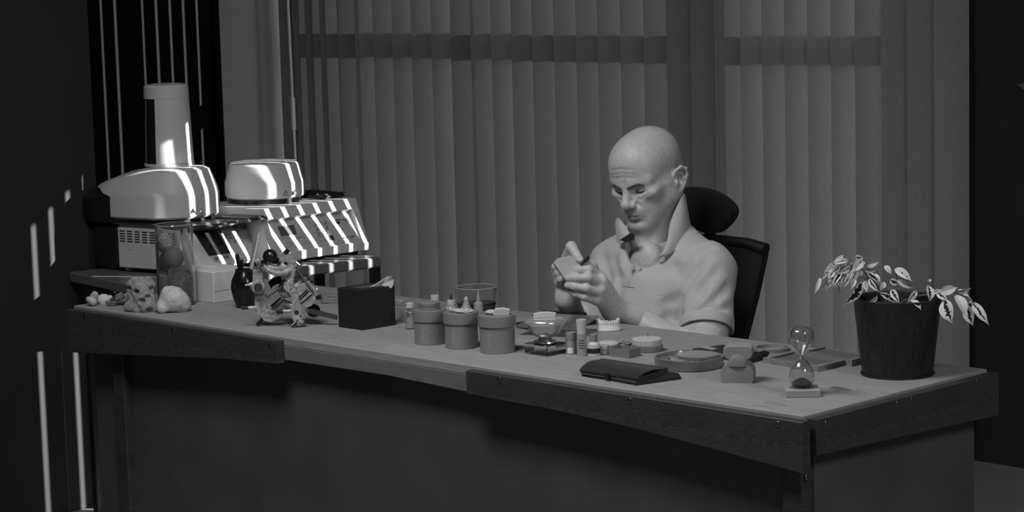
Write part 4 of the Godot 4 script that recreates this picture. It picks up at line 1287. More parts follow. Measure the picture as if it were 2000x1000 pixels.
# a slab standing on the bench: plan outline raised from y0 to y1
func slab(s: Shape, outline: PackedVector2Array, y0: float, y1: float, ch := 0.0) -> Shape:
	return s.prism(outline, y1 - y0, Transform3D(Basis(Vector3(1, 0, 0), Vector3(0, 0, -1), Vector3(0, 1, 0)), Vector3(0, (y0 + y1) / 2, 0)), ch)
func grow(o: PackedVector2Array, by: float) -> PackedVector2Array:
	var m := Vector2.ZERO
	for q in o: m += q
	m /= o.size()
	var out := PackedVector2Array()
	for q in o: out.push_back(m + (q - m) * by)
	return out
# open box: outline, wall thickness share, height, floor thickness
func tray(s: Shape, o: PackedVector2Array, inner: float, high: float, floor_y: float) -> Shape:
	if Geometry2D.is_polygon_clockwise(o): o.reverse()
	var i := grow(o, inner)
	var to3 := func(p: PackedVector2Array, y: float) -> PackedVector3Array:
		var r := PackedVector3Array()
		for q in p: r.push_back(Vector3(q.x, y, -q.y))
		return r
	s.loft([to3.call(o, 0.0), to3.call(o, high), to3.call(i, high), to3.call(i, floor_y)], true, true, true)
	return s

# ---------------------------------------------------------------- things on the bench
func upright(sn: Vector3) -> Basis:
	var x := Vector3.UP.cross(sn).normalized()
	return Basis(x, Vector3.UP, x.cross(Vector3.UP))
# frame facing the viewer at a spot on the bench: x right, y up, z to the viewer
func facing(p: Vector3) -> float:
	return atan2(EYE.x - p.x, EYE.z - p.z)

func glass_mat() -> Material:
	return mat("clear_glass", 0.92, 0.03, {"transparency": BaseMaterial3D.TRANSPARENCY_ALPHA, "albedo_color": Color(0.16, 0.16, 0.16, 0.07), "metallic_specular": 1.0})
# rows of a profile with rounded in-between points
func smooth_rows(rows: Array) -> Array:
	var out := []
	for i in rows.size() - 1:
		var p0 := V(rows[maxi(i - 1, 0)][0], rows[maxi(i - 1, 0)][1])
		var p1 := V(rows[i][0], rows[i][1])
		var p2 := V(rows[i + 1][0], rows[i + 1][1])
		var p3 := V(rows[mini(i + 2, rows.size() - 1)][0], rows[mini(i + 2, rows.size() - 1)][1])
		for j in 3:
			var q := p1.cubic_interpolate(p2, p0, p3, j / 3.0)
			out.append([maxf(q.x, 0.0), q.y])
	out.append(rows[rows.size() - 1])
	return out
func solid_glass() -> Material:
	return mat("solid_glass", 0.9, 0.02, {"refraction_enabled": true, "refraction_scale": 0.05, "albedo_color": Color(0.95, 0.95, 0.95, 0.015), "transparency": BaseMaterial3D.TRANSPARENCY_ALPHA})

func build_left_end() -> void:
	var plaster: Material = mats.plaster
	var glass := glass_mat()
	var black := mat("glaze_black", 0.008, 0.18)
	# --- small shells and stones on the left corner
	var t := thing("spiral_shell", "small spiral sea shell with raised open lip at the bench corner", "shell", on_y(180, 597))
	var k := 1.0 / scale_at(t.position)
	var spiral := Field.new()
	for i in 14:
		var a := i * 0.62
		var r := 0.0105 * exp(-0.085 * i)
		spiral.ball(Vector3(cos(a) * r * 0.9, 0.0105 + 0.0012 * i * 0.4 + sin(a) * r * 0.55, sin(a) * r * 0.6 + 0.003), Vector3.ONE * r * 0.9, 0.003)
	var ss := Shape.new()
	spiral.mesh(ss, 0.0018)
	part("shell_body", ss, mat("shell_pale", 0.42, 0.5), t, 70)
	part("lip", Shape.new().lump(Vector3(0.006, 0.024, -0.004), Vector3(0.020, 0.026, 0.007), 0.2, 1.5, 3, 20, Basis(Vector3.BACK, -0.5) * Basis(Vector3.UP, 0.8)), mats.shell_pale, t)
	t = thing("coral_piece", "knobbly white coral piece beside the spiral shell", "coral", on_y(203, 594))
	var cf := Field.new()
	for q in [[-8, 6, 8], [0, 8, 9], [7, 9, 7], [12, 13, 5], [-3, 14, 6], [3, 15, 5], [-10, 12, 5], [0, 4, 9]]:
		cf.ball((RIGHT * q[0] + UP * q[1]) * k + Vector3(0, 0, 0.002 * (q[0] % 3)), Vector3.ONE * q[2] * k, 0.003)
	ss = Shape.new()
	cf.mesh(ss, 0.0022)
	part("coral", ss, mat("coral_white", 0.55, 0.8), t, 70)
	t = thing("shell_dish", "little pale shell dish holding dark grit", "dish", on_y(218.5, 597))
	part("dish", Shape.new().lathe([V(4 * k, 0), V(9 * k, 2.5 * k), V(13 * k, 9 * k), V(12.3 * k, 9.4 * k), V(8 * k, 4 * k), V(0, 3.4 * k)], Vector3.ZERO, 24), mats.shell_pale, t)
	part("grit", Shape.new().lump(Vector3(0, 7.0 * k, 0), Vector3(23.5 * k, 6 * k, 23.5 * k), 0.25, 6.0, 5, 24), mat("grit", 0.04, 0.95), t)
	t = thing("rough_crystal", "rough grey crystal lump between dish and bone skull", "stone", on_y(236, 595))
	part("stone", Shape.new().lump(Vector3(0, 10 * k, 0), Vector3(36 * k, 22 * k, 30 * k), 0.7, 2.4, 9, 22), mat("crystal_grey", 0.16, 0.35), t, 12)
	# --- animal skull
	t = thing("animal_skull", "weathered animal skull of pale bone leaning against a pitted stone", "skull", on_y(290, 607))
	k = 1.0 / scale_at(t.position)
	var sk := Field.new()
	var P := func(x: float, y: float, d: float) -> Vector3: return (RIGHT * (x - 290.0) + UP * (607.0 - y)) * k - FWD * d
	sk.ball(P.call(275, 560, -0.004), Vector3(0.033, 0.025, 0.030), 0.01)
	sk.bone(P.call(251, 556, 0.004), P.call(262, 547, 0.004), 0.006, 0.009, 0.008)
	sk.bone(P.call(300, 556, 0.004), P.call(289, 547, 0.004), 0.006, 0.009, 0.008)
	sk.bone(P.call(277, 570, 0.004), P.call(290, 600, 0.024), 0.026, 0.018, 0.012)
	sk.bone(P.call(258, 580, 0.0), P.call(272, 608, 0.02), 0.013, 0.009, 0.010)
	sk.bone(P.call(294, 574, 0.012), P.call(306, 606, 0.020), 0.010, 0.008, 0.008)
	sk.bone(P.call(250, 598, 0.006), P.call(282, 612, 0.02), 0.010, 0.008, 0.008)
	sk.bone(P.call(250, 574, 0.0), P.call(262, 576, 0.004), 0.0035, 0.005, 0.004)
	sk.bone(P.call(249, 567, 0.0), P.call(262, 570, 0.002), 0.0030, 0.005, 0.004)
	var holes := []
	for q in [[281, 588, 7], [293, 580, 6], [297, 607, 8], [269, 569, 6], [255, 563, 4], [298, 563, 4]]:
		var from: Vector3 = P.call(q[0], q[1], 0.2)
		holes.append([sk.hit(from, FWD, 0.4), q[2]])
	for q in holes: sk.ball(q[0], Vector3(q[1] * k * 1.1, q[1] * k * 0.85, 0.013), 0.003, -1, Basis(RIGHT, UP, -FWD))
	sk.noise = FastNoiseLite.new()
	sk.noise.seed = 6; sk.noise.frequency = 55.0; sk.noise.fractal_octaves = 3; sk.amp = 0.0020
	ss = Shape.new()
	sk.mesh(ss, 0.0022)
	for i in ss.v.size(): ss.v[i].y = maxf(ss.v[i].y, 0.0)
	part("skull", ss, mat("bone", 0.36, 0.8, {"albedo_texture": noise_image(51, 0.03, 0.6, 1.0), "uv1_triplanar": true, "uv1_scale": Vector3(12, 12, 12)}), t, 70)
	# --- pitted stone
	var im := Image.create(256, 256, false, Image.FORMAT_RGB8)
	im.fill(Color(1, 1, 1))
	var rp := RandomNumberGenerator.new()
	rp.seed = 77
	for i in 90:
		var c := Vector2(rp.randf_range(6, 250), rp.randf_range(6, 250))
		var rad := rp.randf_range(1.0, 3.0) if i % 6 else rp.randf_range(3.0, 5.0)
		for y in range(int(c.y - 6), int(c.y + 7)):
			for x in range(int(c.x - 6), int(c.x + 7)):
				if Vector2(x, y).distance_to(c) < rad and x >= 0 and y >= 0 and x < 256 and y < 256: im.set_pixel(x, y, Color(0.25, 0.25, 0.25))
	im.generate_mipmaps()
	t = thing("pitted_stone", "rounded pale stone peppered with dark pits in front of the glass cylinder", "stone", on_y(338, 609))
	var st := Field.new()
	P = func(x: float, y: float, d: float) -> Vector3: return (RIGHT * (x - 338.0) + UP * (609.0 - y)) * k - FWD * d
	st.ball(P.call(340, 586, 0.0), Vector3(0.036, 0.029, 0.034), 0.01)
	st.ball(P.call(333, 574, 0.0), Vector3(0.022, 0.018, 0.020), 0.015)
	st.ball(P.call(318, 601, 0.016), Vector3(0.015, 0.013, 0.014), 0.012)
	st.ball(P.call(356, 595, 0.0), Vector3(0.018, 0.018, 0.020), 0.015)
	st.noise = FastNoiseLite.new()
	st.noise.seed = 8; st.noise.frequency = 28.0; st.amp = 0.004
	ss = Shape.new()
	st.mesh(ss, 0.0025)
	for i in ss.v.size(): ss.v[i].y = maxf(ss.v[i].y, 0.0)
	part("stone", ss, mat("pitted_stone", 0.46, 0.85, {"albedo_texture": ImageTexture.create_from_image(im), "uv1_triplanar": true, "uv1_scale": Vector3(14, 14, 14)}), t, 70)
	# --- glass cylinder and the shells in it
	var cyl := on_y(346, 594)
	k = 1.0 / scale_at(cyl)
	t = thing("glass_cylinder", "tall clear glass cylinder vase filled with sea shells", "vase", cyl)
	var R := 37.0 * k
	var hgt := 157.0 * k
	part("glass_wall", Shape.new().lathe([V(R, 0.0), V(R, hgt), V(R - 0.0012, hgt + 0.001), V(R - 0.0028, hgt), V(R - 0.0028, 0.006), V(0.0, 0.006)], Vector3.ZERO, 48), solid_glass(), t)
	part("rim", Shape.new().lathe([V(R - 0.0028, hgt), V(R - 0.0005, hgt + 0.0014), V(R + 0.0004, hgt), V(R - 0.0005, hgt - 0.0014), V(R - 0.0028, hgt)], Vector3.ZERO, 48), mat("glass_edge", 0.55, 0.08, {"metallic": 0.5}), t)
	var shellm := mat("ribbed_shell", 0.36, 0.7, {"albedo_texture": noise_image(54, 0.05, 0.55, 1.0, 256, 4, FastNoiseLite.TYPE_CELLULAR), "uv1_triplanar": true, "uv1_scale": Vector3(16, 16, 16)})
	var turban := func(called: String, label: String, px: float, py: float, r: float, sd: int, dd: float) -> void:
		var at := at_depth(px, py, (cyl - EYE).dot(FWD) + dd)
		var o := thing(called, label, "shell", at, 0.0)
		var f := Field.new()
		for i in 16:
			var a := i * 0.55 + sd
			var g := r * k * exp(-0.06 * i)
			f.ball((RIGHT * cos(a) * g * 0.42 + UP * sin(a) * g * 0.42) - FWD * (g * 0.05 * i), Vector3.ONE * g * 0.62, 0.002)
		f.noise = FastNoiseLite.new()
		f.noise.seed = sd; f.noise.frequency = 230.0; f.amp = 0.0024; f.noise.fractal_octaves = 1
		var s := Shape.new()
		f.mesh(s, 0.0016)
		part("whorl", s, shellm, o, 70)
	turban.call("turban_shell", "ribbed turban shell near the top of the glass cylinder", 326, 477, 23, 2, 0.012)
	turban.call("turban_shell", "coiled shell with beaded rows low in the glass cylinder", 353, 546, 29, 4, -0.006)
	turban.call("turban_shell", "dim ribbed shell at the back of the glass cylinder", 326, 512, 22, 7, 0.020)
	turban.call("turban_shell", "small shell on the floor of the glass cylinder", 366, 584, 14, 9, 0.004)
	t = thing("sea_urchin", "round pale sea urchin shell in the middle of the glass cylinder", "urchin shell", at_depth(339, 503, (cyl - EYE).dot(FWD) - 0.010))
	part("urchin", Shape.new().lump(Vector3.ZERO, Vector3(0.053, 0.053, 0.045), 0.05, 4.0, 12, 36), mat("urchin", 0.40, 0.8, {"albedo_texture": noise_image(55, 0.07, 0.55, 1.0), "uv1_triplanar": true, "uv1_scale": Vector3(22, 22, 22)}), t)
	t = thing("shell_rubble", "loose broken shell pieces heaped on the floor of the glass cylinder", "shells", cyl + Vector3(0, 0.0065, 0))
	var rub := Shape.new()
	for i in 14:
		var a := i * 2.4
		rub.lump(Vector3(cos(a) * R * 0.16 * sqrt(i), 0.006 + 0.0012 * i, sin(a) * R * 0.16 * sqrt(i)), Vector3(0.018, 0.012, 0.015), 0.5, 2.0, i, 12)
	part("pieces", rub, mats.bone, t)
	t.set_meta("kind", "stuff")
	# --- white tissue box with tissue
	var a0 := on_y(418, 592.5)
	var b0 := on_y(474, 584)
	var c0 := on_y(372, 586)
	t = thing("tissue_box", "white cardboard tissue box with a tall grey tissue pulled out", "tissue box", a0)
	k = 1.0 / scale_at(a0)
	var hh := 61.0 * k
	var ux := (b0 - a0).normalized()
	var uz := Vector3(ux.z, 0, -ux.x)
	if uz.dot(c0 - a0) < 0: uz = -uz
	var wA := 0.115
	var wB := 0.19
	var boxm := mat("card_white", 0.60, 0.7)
	var bb := Basis(ux, Vector3.UP, ux.cross(Vector3.UP))
	var ctr := ux * wA / 2 + uz * wB / 2
	part("carton", Shape.new().box(ctr + Vector3(0, hh / 2, 0), Vector3(wA, hh, wB), 0.0015, bb), boxm, t)
	part("flap_line", Shape.new().box(ux * wA / 2 + Vector3(0, hh * 0.38, 0) - uz * 0.0002, Vector3(wA * 0.98, 0.0008, 0.0008), 0.0, bb), mat("fold_line", 0.30, 0.8), t)
	var tis := Shape.new()
	var paper := mat("tissue_paper", 0.45, 0.9, {"backlight_enabled": true, "backlight": Color(0.3, 0.3, 0.3), "cull_mode": BaseMaterial3D.CULL_DISABLED})
	var dep := (a0 + ctr - EYE).dot(FWD)
	var g := [[[362, 447, -0.02], [370, 444, 0.0], [376, 452, 0.01]], [[356, 470, -0.02], [372, 470, 0.015], [392, 476, 0.0]], [[358, 500, -0.02], [380, 496, 0.02], [408, 500, 0.0]], [[366, 524, -0.01], [392, 524, 0.015], [428, 524, 0.0]]]
	sheet_grid(tis, g, dep, a0)
	part("tissue", tis, paper, t, 80)
	# --- black vase with pens
	var vp := on_y(479, 600)
	k = 1.0 / scale_at(vp)
	t = thing("pen_vase", "round bellied glossy black vase holding pens and scalpels", "vase", vp)
	part("vase", Shape.new().lathe(rows_px([[15, 0], [18, 3], [24, 22], [27, 40], [25, 54], [19, 66], [16.5, 72], [17.5, 75], [15.5, 75], [14, 70], [14, 40], [0, 38]], k), Vector3.ZERO, 40), black, t)
	var dv := (vp - EYE).dot(FWD)
	var stick := func(called: String, label: String, x0: float, y0: float, x1: float, y1: float, r0: float, r1: float, m: Material, dd: float, tipm: Material) -> void:
		var a := at_depth(x0, y0, dv + dd)
		var o := thing(called, label, "pen" if called == "marker_pen" else "tool", a)
		var b := at_depth(x1, y1, dv + dd * 0.6) - a
		part("barrel", Shape.new().tube([Vector3.ZERO, b * 0.86, b * 0.9], [r0, r0, r1], 10), m, o)
		part("tip", Shape.new().tube([b * 0.9, b], [r1, r1 * 0.7], 10), tipm, o)
	stick.call("marker_pen", "thick black marker pen leaning left in the black vase", 474, 548, 462, 496, 0.0052, 0.0054, black, 0.004, black)
	stick.call("marker_pen", "short thin dark pen in the middle of the black vase", 475, 548, 472, 503, 0.0032, 0.0030, black, -0.006, mats.dark_steel)
	stick.call("scalpel", "long pale scalpel with printed handle standing in the black vase", 487, 545, 507, 455, 0.0036, 0.0042, mat("pale_plastic", 0.5, 0.35), 0.0, mats.pale_plastic)
	stick.call("scalpel", "grey slim scalpel beside the long pale one in the vase", 485, 545, 499, 463, 0.0030, 0.0034, mat("mid_plastic", 0.22, 0.35), 0.008, mats.mid_plastic)

# a bent sheet through rows of [px, py, depth offset]
func sheet_grid(s: Shape, g: Array, dep: float, origin: Vector3, fine := 5) -> void:
	var rows := g.size()
	var cols: int = g[0].size()
	var at := func(u: float, v: float) -> Vector3:
		var i := mini(int(v), rows - 2)
		var j := mini(int(u), cols - 2)
		var fv := v - i
		var fu := u - j
		fv = fv * fv * (3 - 2 * fv) * 0.5 + fv * 0.5
		fu = fu * fu * (3 - 2 * fu) * 0.5 + fu * 0.5
		var q := []
		for a in [g[i][j], g[i][j + 1], g[i + 1][j], g[i + 1][j + 1]]: q.append(at_depth(a[0], a[1], dep + a[2]) - origin)
		return q[0].lerp(q[1], fu).lerp(q[2].lerp(q[3], fu), fv)
	for i in (rows - 1) * fine:
		for j in (cols - 1) * fine:
			var v0 := float(i) / fine
			var v1 := float(i + 1) / fine
			var u0 := float(j) / fine
			var u1 := float(j + 1) / fine
			s.quad(at.call(u0, v1), at.call(u1, v1), at.call(u1, v0), at.call(u0, v0))

func build_articulator() -> void:
	var base := on_y(560, 636)
	var k := 1.0 / scale_at(base)
	base.y += 0.004
	var t := thing("dental_articulator", "metal dental articulator with black knobs and jointed frame on the bench", "articulator", base)
	var alloy := mat("alloy", 0.88, 0.28, {"metallic": 0.40, "albedo_texture": noise_image(61, 0.03, 0.5, 1.0), "uv1_triplanar": true, "uv1_scale": Vector3(9, 9, 9)})
	var steel: Material = mats.steel
	var blk := mat("knob_black", 0.010, 0.25)
	# x right, y up, z towards the viewer; pixels measured in the photograph
	var fr := Basis(Vector3(RIGHT.x, 0, RIGHT.z).normalized(), Vector3.UP, Vector3(-FWD.x, 0, -FWD.z).normalized())
	var Q := func(x: float, y: float, d := 0.0) -> Vector3: return fr * Vector3((x - 560.0) * k, (636.0 - y) * k + d * 0.13, d)
	var plate := func(called: String, pts: Array, d: float, thick: float, m: Material) -> MeshInstance3D:
		var o := PackedVector2Array()
		for q in pts: o.push_back(V((q[0] - 560.0) * k, (636.0 - q[1]) * k))
		return part(called, Shape.new().prism(o, thick, Transform3D(fr, fr * Vector3(0, d * 0.13, d)), 0.001), m, t)
	var bar := func(called: String, pts: Array, r, m: Material, n := 12) -> MeshInstance3D:
		var l := []
		for q in pts: l.append(Q.call(q[0], q[1], q[2]))
		return part(called, Shape.new().tube(l, r, n), m, t, 50)
	var disc := func(called: String, x: float, y: float, d: float, r: float, h: float, nrm: Vector3, m: Material) -> MeshInstance3D:
		var yv := nrm.normalized()
		var xv := yv.cross(Vector3(0.3, 0.2, 0.9)).normalized()
		return part(called, Shape.new().lathe([V(r * 0.9, -h / 2), V(r, -h / 2 + h * 0.15), V(r, h / 2 - h * 0.15), V(r * 0.9, h / 2)], Q.call(x, y, d), 24, Basis(xv, yv, xv.cross(yv))), m, t)
	# lower frame: left upright, trough, right upright
	plate.call("left_upright", [[497, 530], [517, 528], [516, 552], [519, 560], [517, 590], [523, 606], [516, 626], [508, 622], [499, 608], [499, 575], [496, 560]], -0.016, 0.014, alloy)
	plate.call("left_foot_plate", [[510, 618], [526, 604], [548, 588], [556, 596], [566, 606], [545, 624], [530, 631], [516, 628]], -0.006, 0.020, alloy)
	bar.call("cross_bar", [[530, 612, 0.0], [556, 592, 0.004], [582, 606, 0.012]], 0.0075, alloy)
	plate.call("right_upright", [[576, 566], [583, 566], [588, 585], [594, 608], [600, 622], [597, 632], [588, 640], [577, 630], [572, 615], [574, 600], [577, 585], [570, 574]], 0.030, 0.012, alloy)
	var em := disc.call("emblem", 583, 613, 0.0370, 4.6 * k, 0.0012, fr.z, blk) as MeshInstance3D
	part("emblem_ring", Shape.new().lathe([V(3.2 * k, 0), V(3.2 * k, 0.0009), V(2.1 * k, 0.0009), V(2.1 * k, 0)], Q.call(583, 613, 0.0374), 20, Basis(fr.x, fr.z, -fr.y)), mats.steel, em)
	words("A", 0.0036, mats.steel, em, Transform3D(fr, Q.call(583, 613, 0.0378)))
	for q in [[591, 620], [589, 635], [584, 629], [596, 627]]: disc.call("screw", q[0], q[1], 0.0368, 2.0 * k, 0.0014, fr.z, mats.dark_steel)
	# feet
	bar.call("foot", [[511, 626, -0.010], [503, 636, 0.004]], 0.0042, blk)
	bar.call("foot", [[581, 632, 0.034], [573, 640, 0.040]], 0.0042, blk)
	bar.call("foot", [[618, 612, -0.03], [622, 622, -0.03]], 0.0042, blk)
	# side pin with rubber end
	bar.call("side_pin", [[500, 602, -0.004], [474, 602, 0.004]], [0.0042, 0.0030], alloy)
	bar.call("pin_cap", [[486, 602, 0.0015], [473, 602, 0.0045]], 0.0040, blk)
	bar.call("side_pin", [[574, 610, 0.026], [556, 611, 0.03]], 0.0042, alloy)
	bar.call("pin_cap", [[556, 611, 0.03], [544, 612, 0.034]], 0.0046, blk)
	# hinge drum on the left
	disc.call("hinge_drum", 506, 561, -0.006, 14 * k, 0.018, fr.z + fr.x * 0.3, alloy)
	disc.call("hinge_nut", 508, 562, 0.008, 8 * k, 0.010, fr.z + fr.x * 0.3, mats.dark_steel)
	bar.call("hinge_spike", [[496, 556, 0.0], [482, 558, 0.004]], [0.0052, 0.0015], alloy)
	# upper plate: tilted ring with the big knob
	var tilt := (fr.y * 0.86 + fr.x * 0.25 + fr.z * 0.42).normalized()
	disc.call("upper_ring", 546, 522, 0.0, 29 * k, 0.010, tilt, alloy)
	disc.call("upper_ring_step", 545, 517, 0.002, 21 * k, 0.010, tilt, alloy)
	disc.call("upper_ring_collar", 540, 514, 0.006, 15 * k, 0.012, tilt, mats.dark_steel)
	var kb := Shape.new()
	kb.lump(Q.call(534, 503, 0.012), Vector3(30, 30, 28) * k, 0.0, 1.0, 1, 28)
	part("big_knob", kb, blk, t)
	bar.call("knob_stem", [[538, 512, 0.008], [541, 521, 0.002]], 0.0085, blk)
	plate.call("upper_arm", [[551, 508], [570, 497], [590, 512], [594, 526], [580, 532], [575, 560], [556, 562], [552, 536], [545, 528]], -0.002, 0.012, alloy)
	for q in [[569, 529], [569, 537]]: disc.call("screw", q[0], q[1], 0.0050, 2.2 * k, 0.0014, fr.z, mats.dark_steel)
	disc.call("slot", 563, 518, 0.0046, 4 * k, 0.0012, fr.z, blk)
	disc.call("slot", 520, 513, 0.018, 4 * k, 0.0012, fr.z, blk)
	bar.call("left_arm", [[510, 516, -0.004], [520, 512, 0.004], [532, 526, 0.004]], [0.006, 0.008, 0.008], alloy)
	disc.call("left_nut", 508, 511, -0.002, 6 * k, 0.010, fr.x + fr.y * 0.6, alloy)
	bar.call("left_bolt", [[509, 530, -0.012], [508, 512, -0.006]], 0.0050, alloy)
	bar.call("small_knob", [[560, 498, -0.016], [568, 490, -0.018]], 0.0058, blk, 8)
	bar.call("clamp", [[580, 524, 0.0], [588, 518, 0.006], [592, 522, 0.008]], [0.006, 0.0085, 0.007], steel)
	# centre: dark bracket, drum and setting rods
	plate.call("bracket", [[526, 552], [535, 545], [556, 538], [566, 548], [556, 560], [546, 556], [536, 560], [532, 566]], -0.012, 0.010, blk)
	bar.call("setting_rod", [[562, 550, 0.004], [545, 568, 0.012], [526, 580, 0.016]], [0.0062, 0.0032, 0.0030], mats.dark_steel)
	bar.call("rod_head", [[522, 577, 0.016], [531, 583, 0.016]], 0.0036, mats.dark_steel)
	disc.call("condyle_drum", 563, 569, 0.014, 15 * k, 0.022, fr.z + fr.x * 0.8 + fr.y * 0.35, steel)
	disc.call("drum_cap", 569, 563, 0.026, 11 * k, 0.004, fr.z + fr.x * 0.8 + fr.y * 0.35, alloy)
	disc.call("screw", 575, 569, 0.034, 3.2 * k, 0.003, fr.z, mats.dark_steel)
	plate.call("slide", [[530, 599], [551, 582], [553, 585], [536, 602]], 0.012, 0.006, blk)
	plate.call("slide_rail", [[537, 606], [556, 588], [558, 591], [541, 609]], 0.016, 0.004, steel)
	# right: slotted block with rods and knobs
	plate.call("slotted_block", [[582, 562], [606, 552], [620, 566], [624, 580], [612, 600], [598, 606], [588, 590]], 0.006, 0.016, alloy)
	for q in [[586, 584, 604, 568], [588, 588, 607, 571], [590, 596, 612, 578]]:
		plate.call("slot", [[q[0], q[1]], [q[2], q[3]], [q[2] + 1.5, q[3] + 1.5], [q[0] + 1.5, q[1] + 1.5]], 0.0150, 0.0012, blk)
	bar.call("incisal_rod", [[584, 530, 0.006], [616, 575, 0.016]], 0.0032, mats.dark_steel)
	bar.call("tie_rod", [[577, 566, -0.004], [600, 546, -0.008]], 0.0052, alloy)
	bar.call("small_knob", [[606, 556, -0.004], [612, 551, -0.006]], 0.0062, blk, 8)
	bar.call("small_knob", [[621, 586, 0.012], [630, 584, 0.014]], 0.0055, blk, 8)
	bar.call("tie_rod", [[604, 584, 0.0], [624, 568, 0.0]], 0.0048, alloy)
	disc.call("black_wheel", 613, 611, -0.004, 13 * k, 0.012, fr.z * 0.8 + fr.x * 0.5, blk)
	plate.call("side_arm", [[600, 606], [616, 608], [640, 616], [661, 622], [660, 630], [636, 624], [614, 618], [600, 615]], 0.010, 0.006, mats.dark_steel)
	disc.call("screw", 602, 611, 0.0150, 4 * k, 0.004, fr.z, steel)

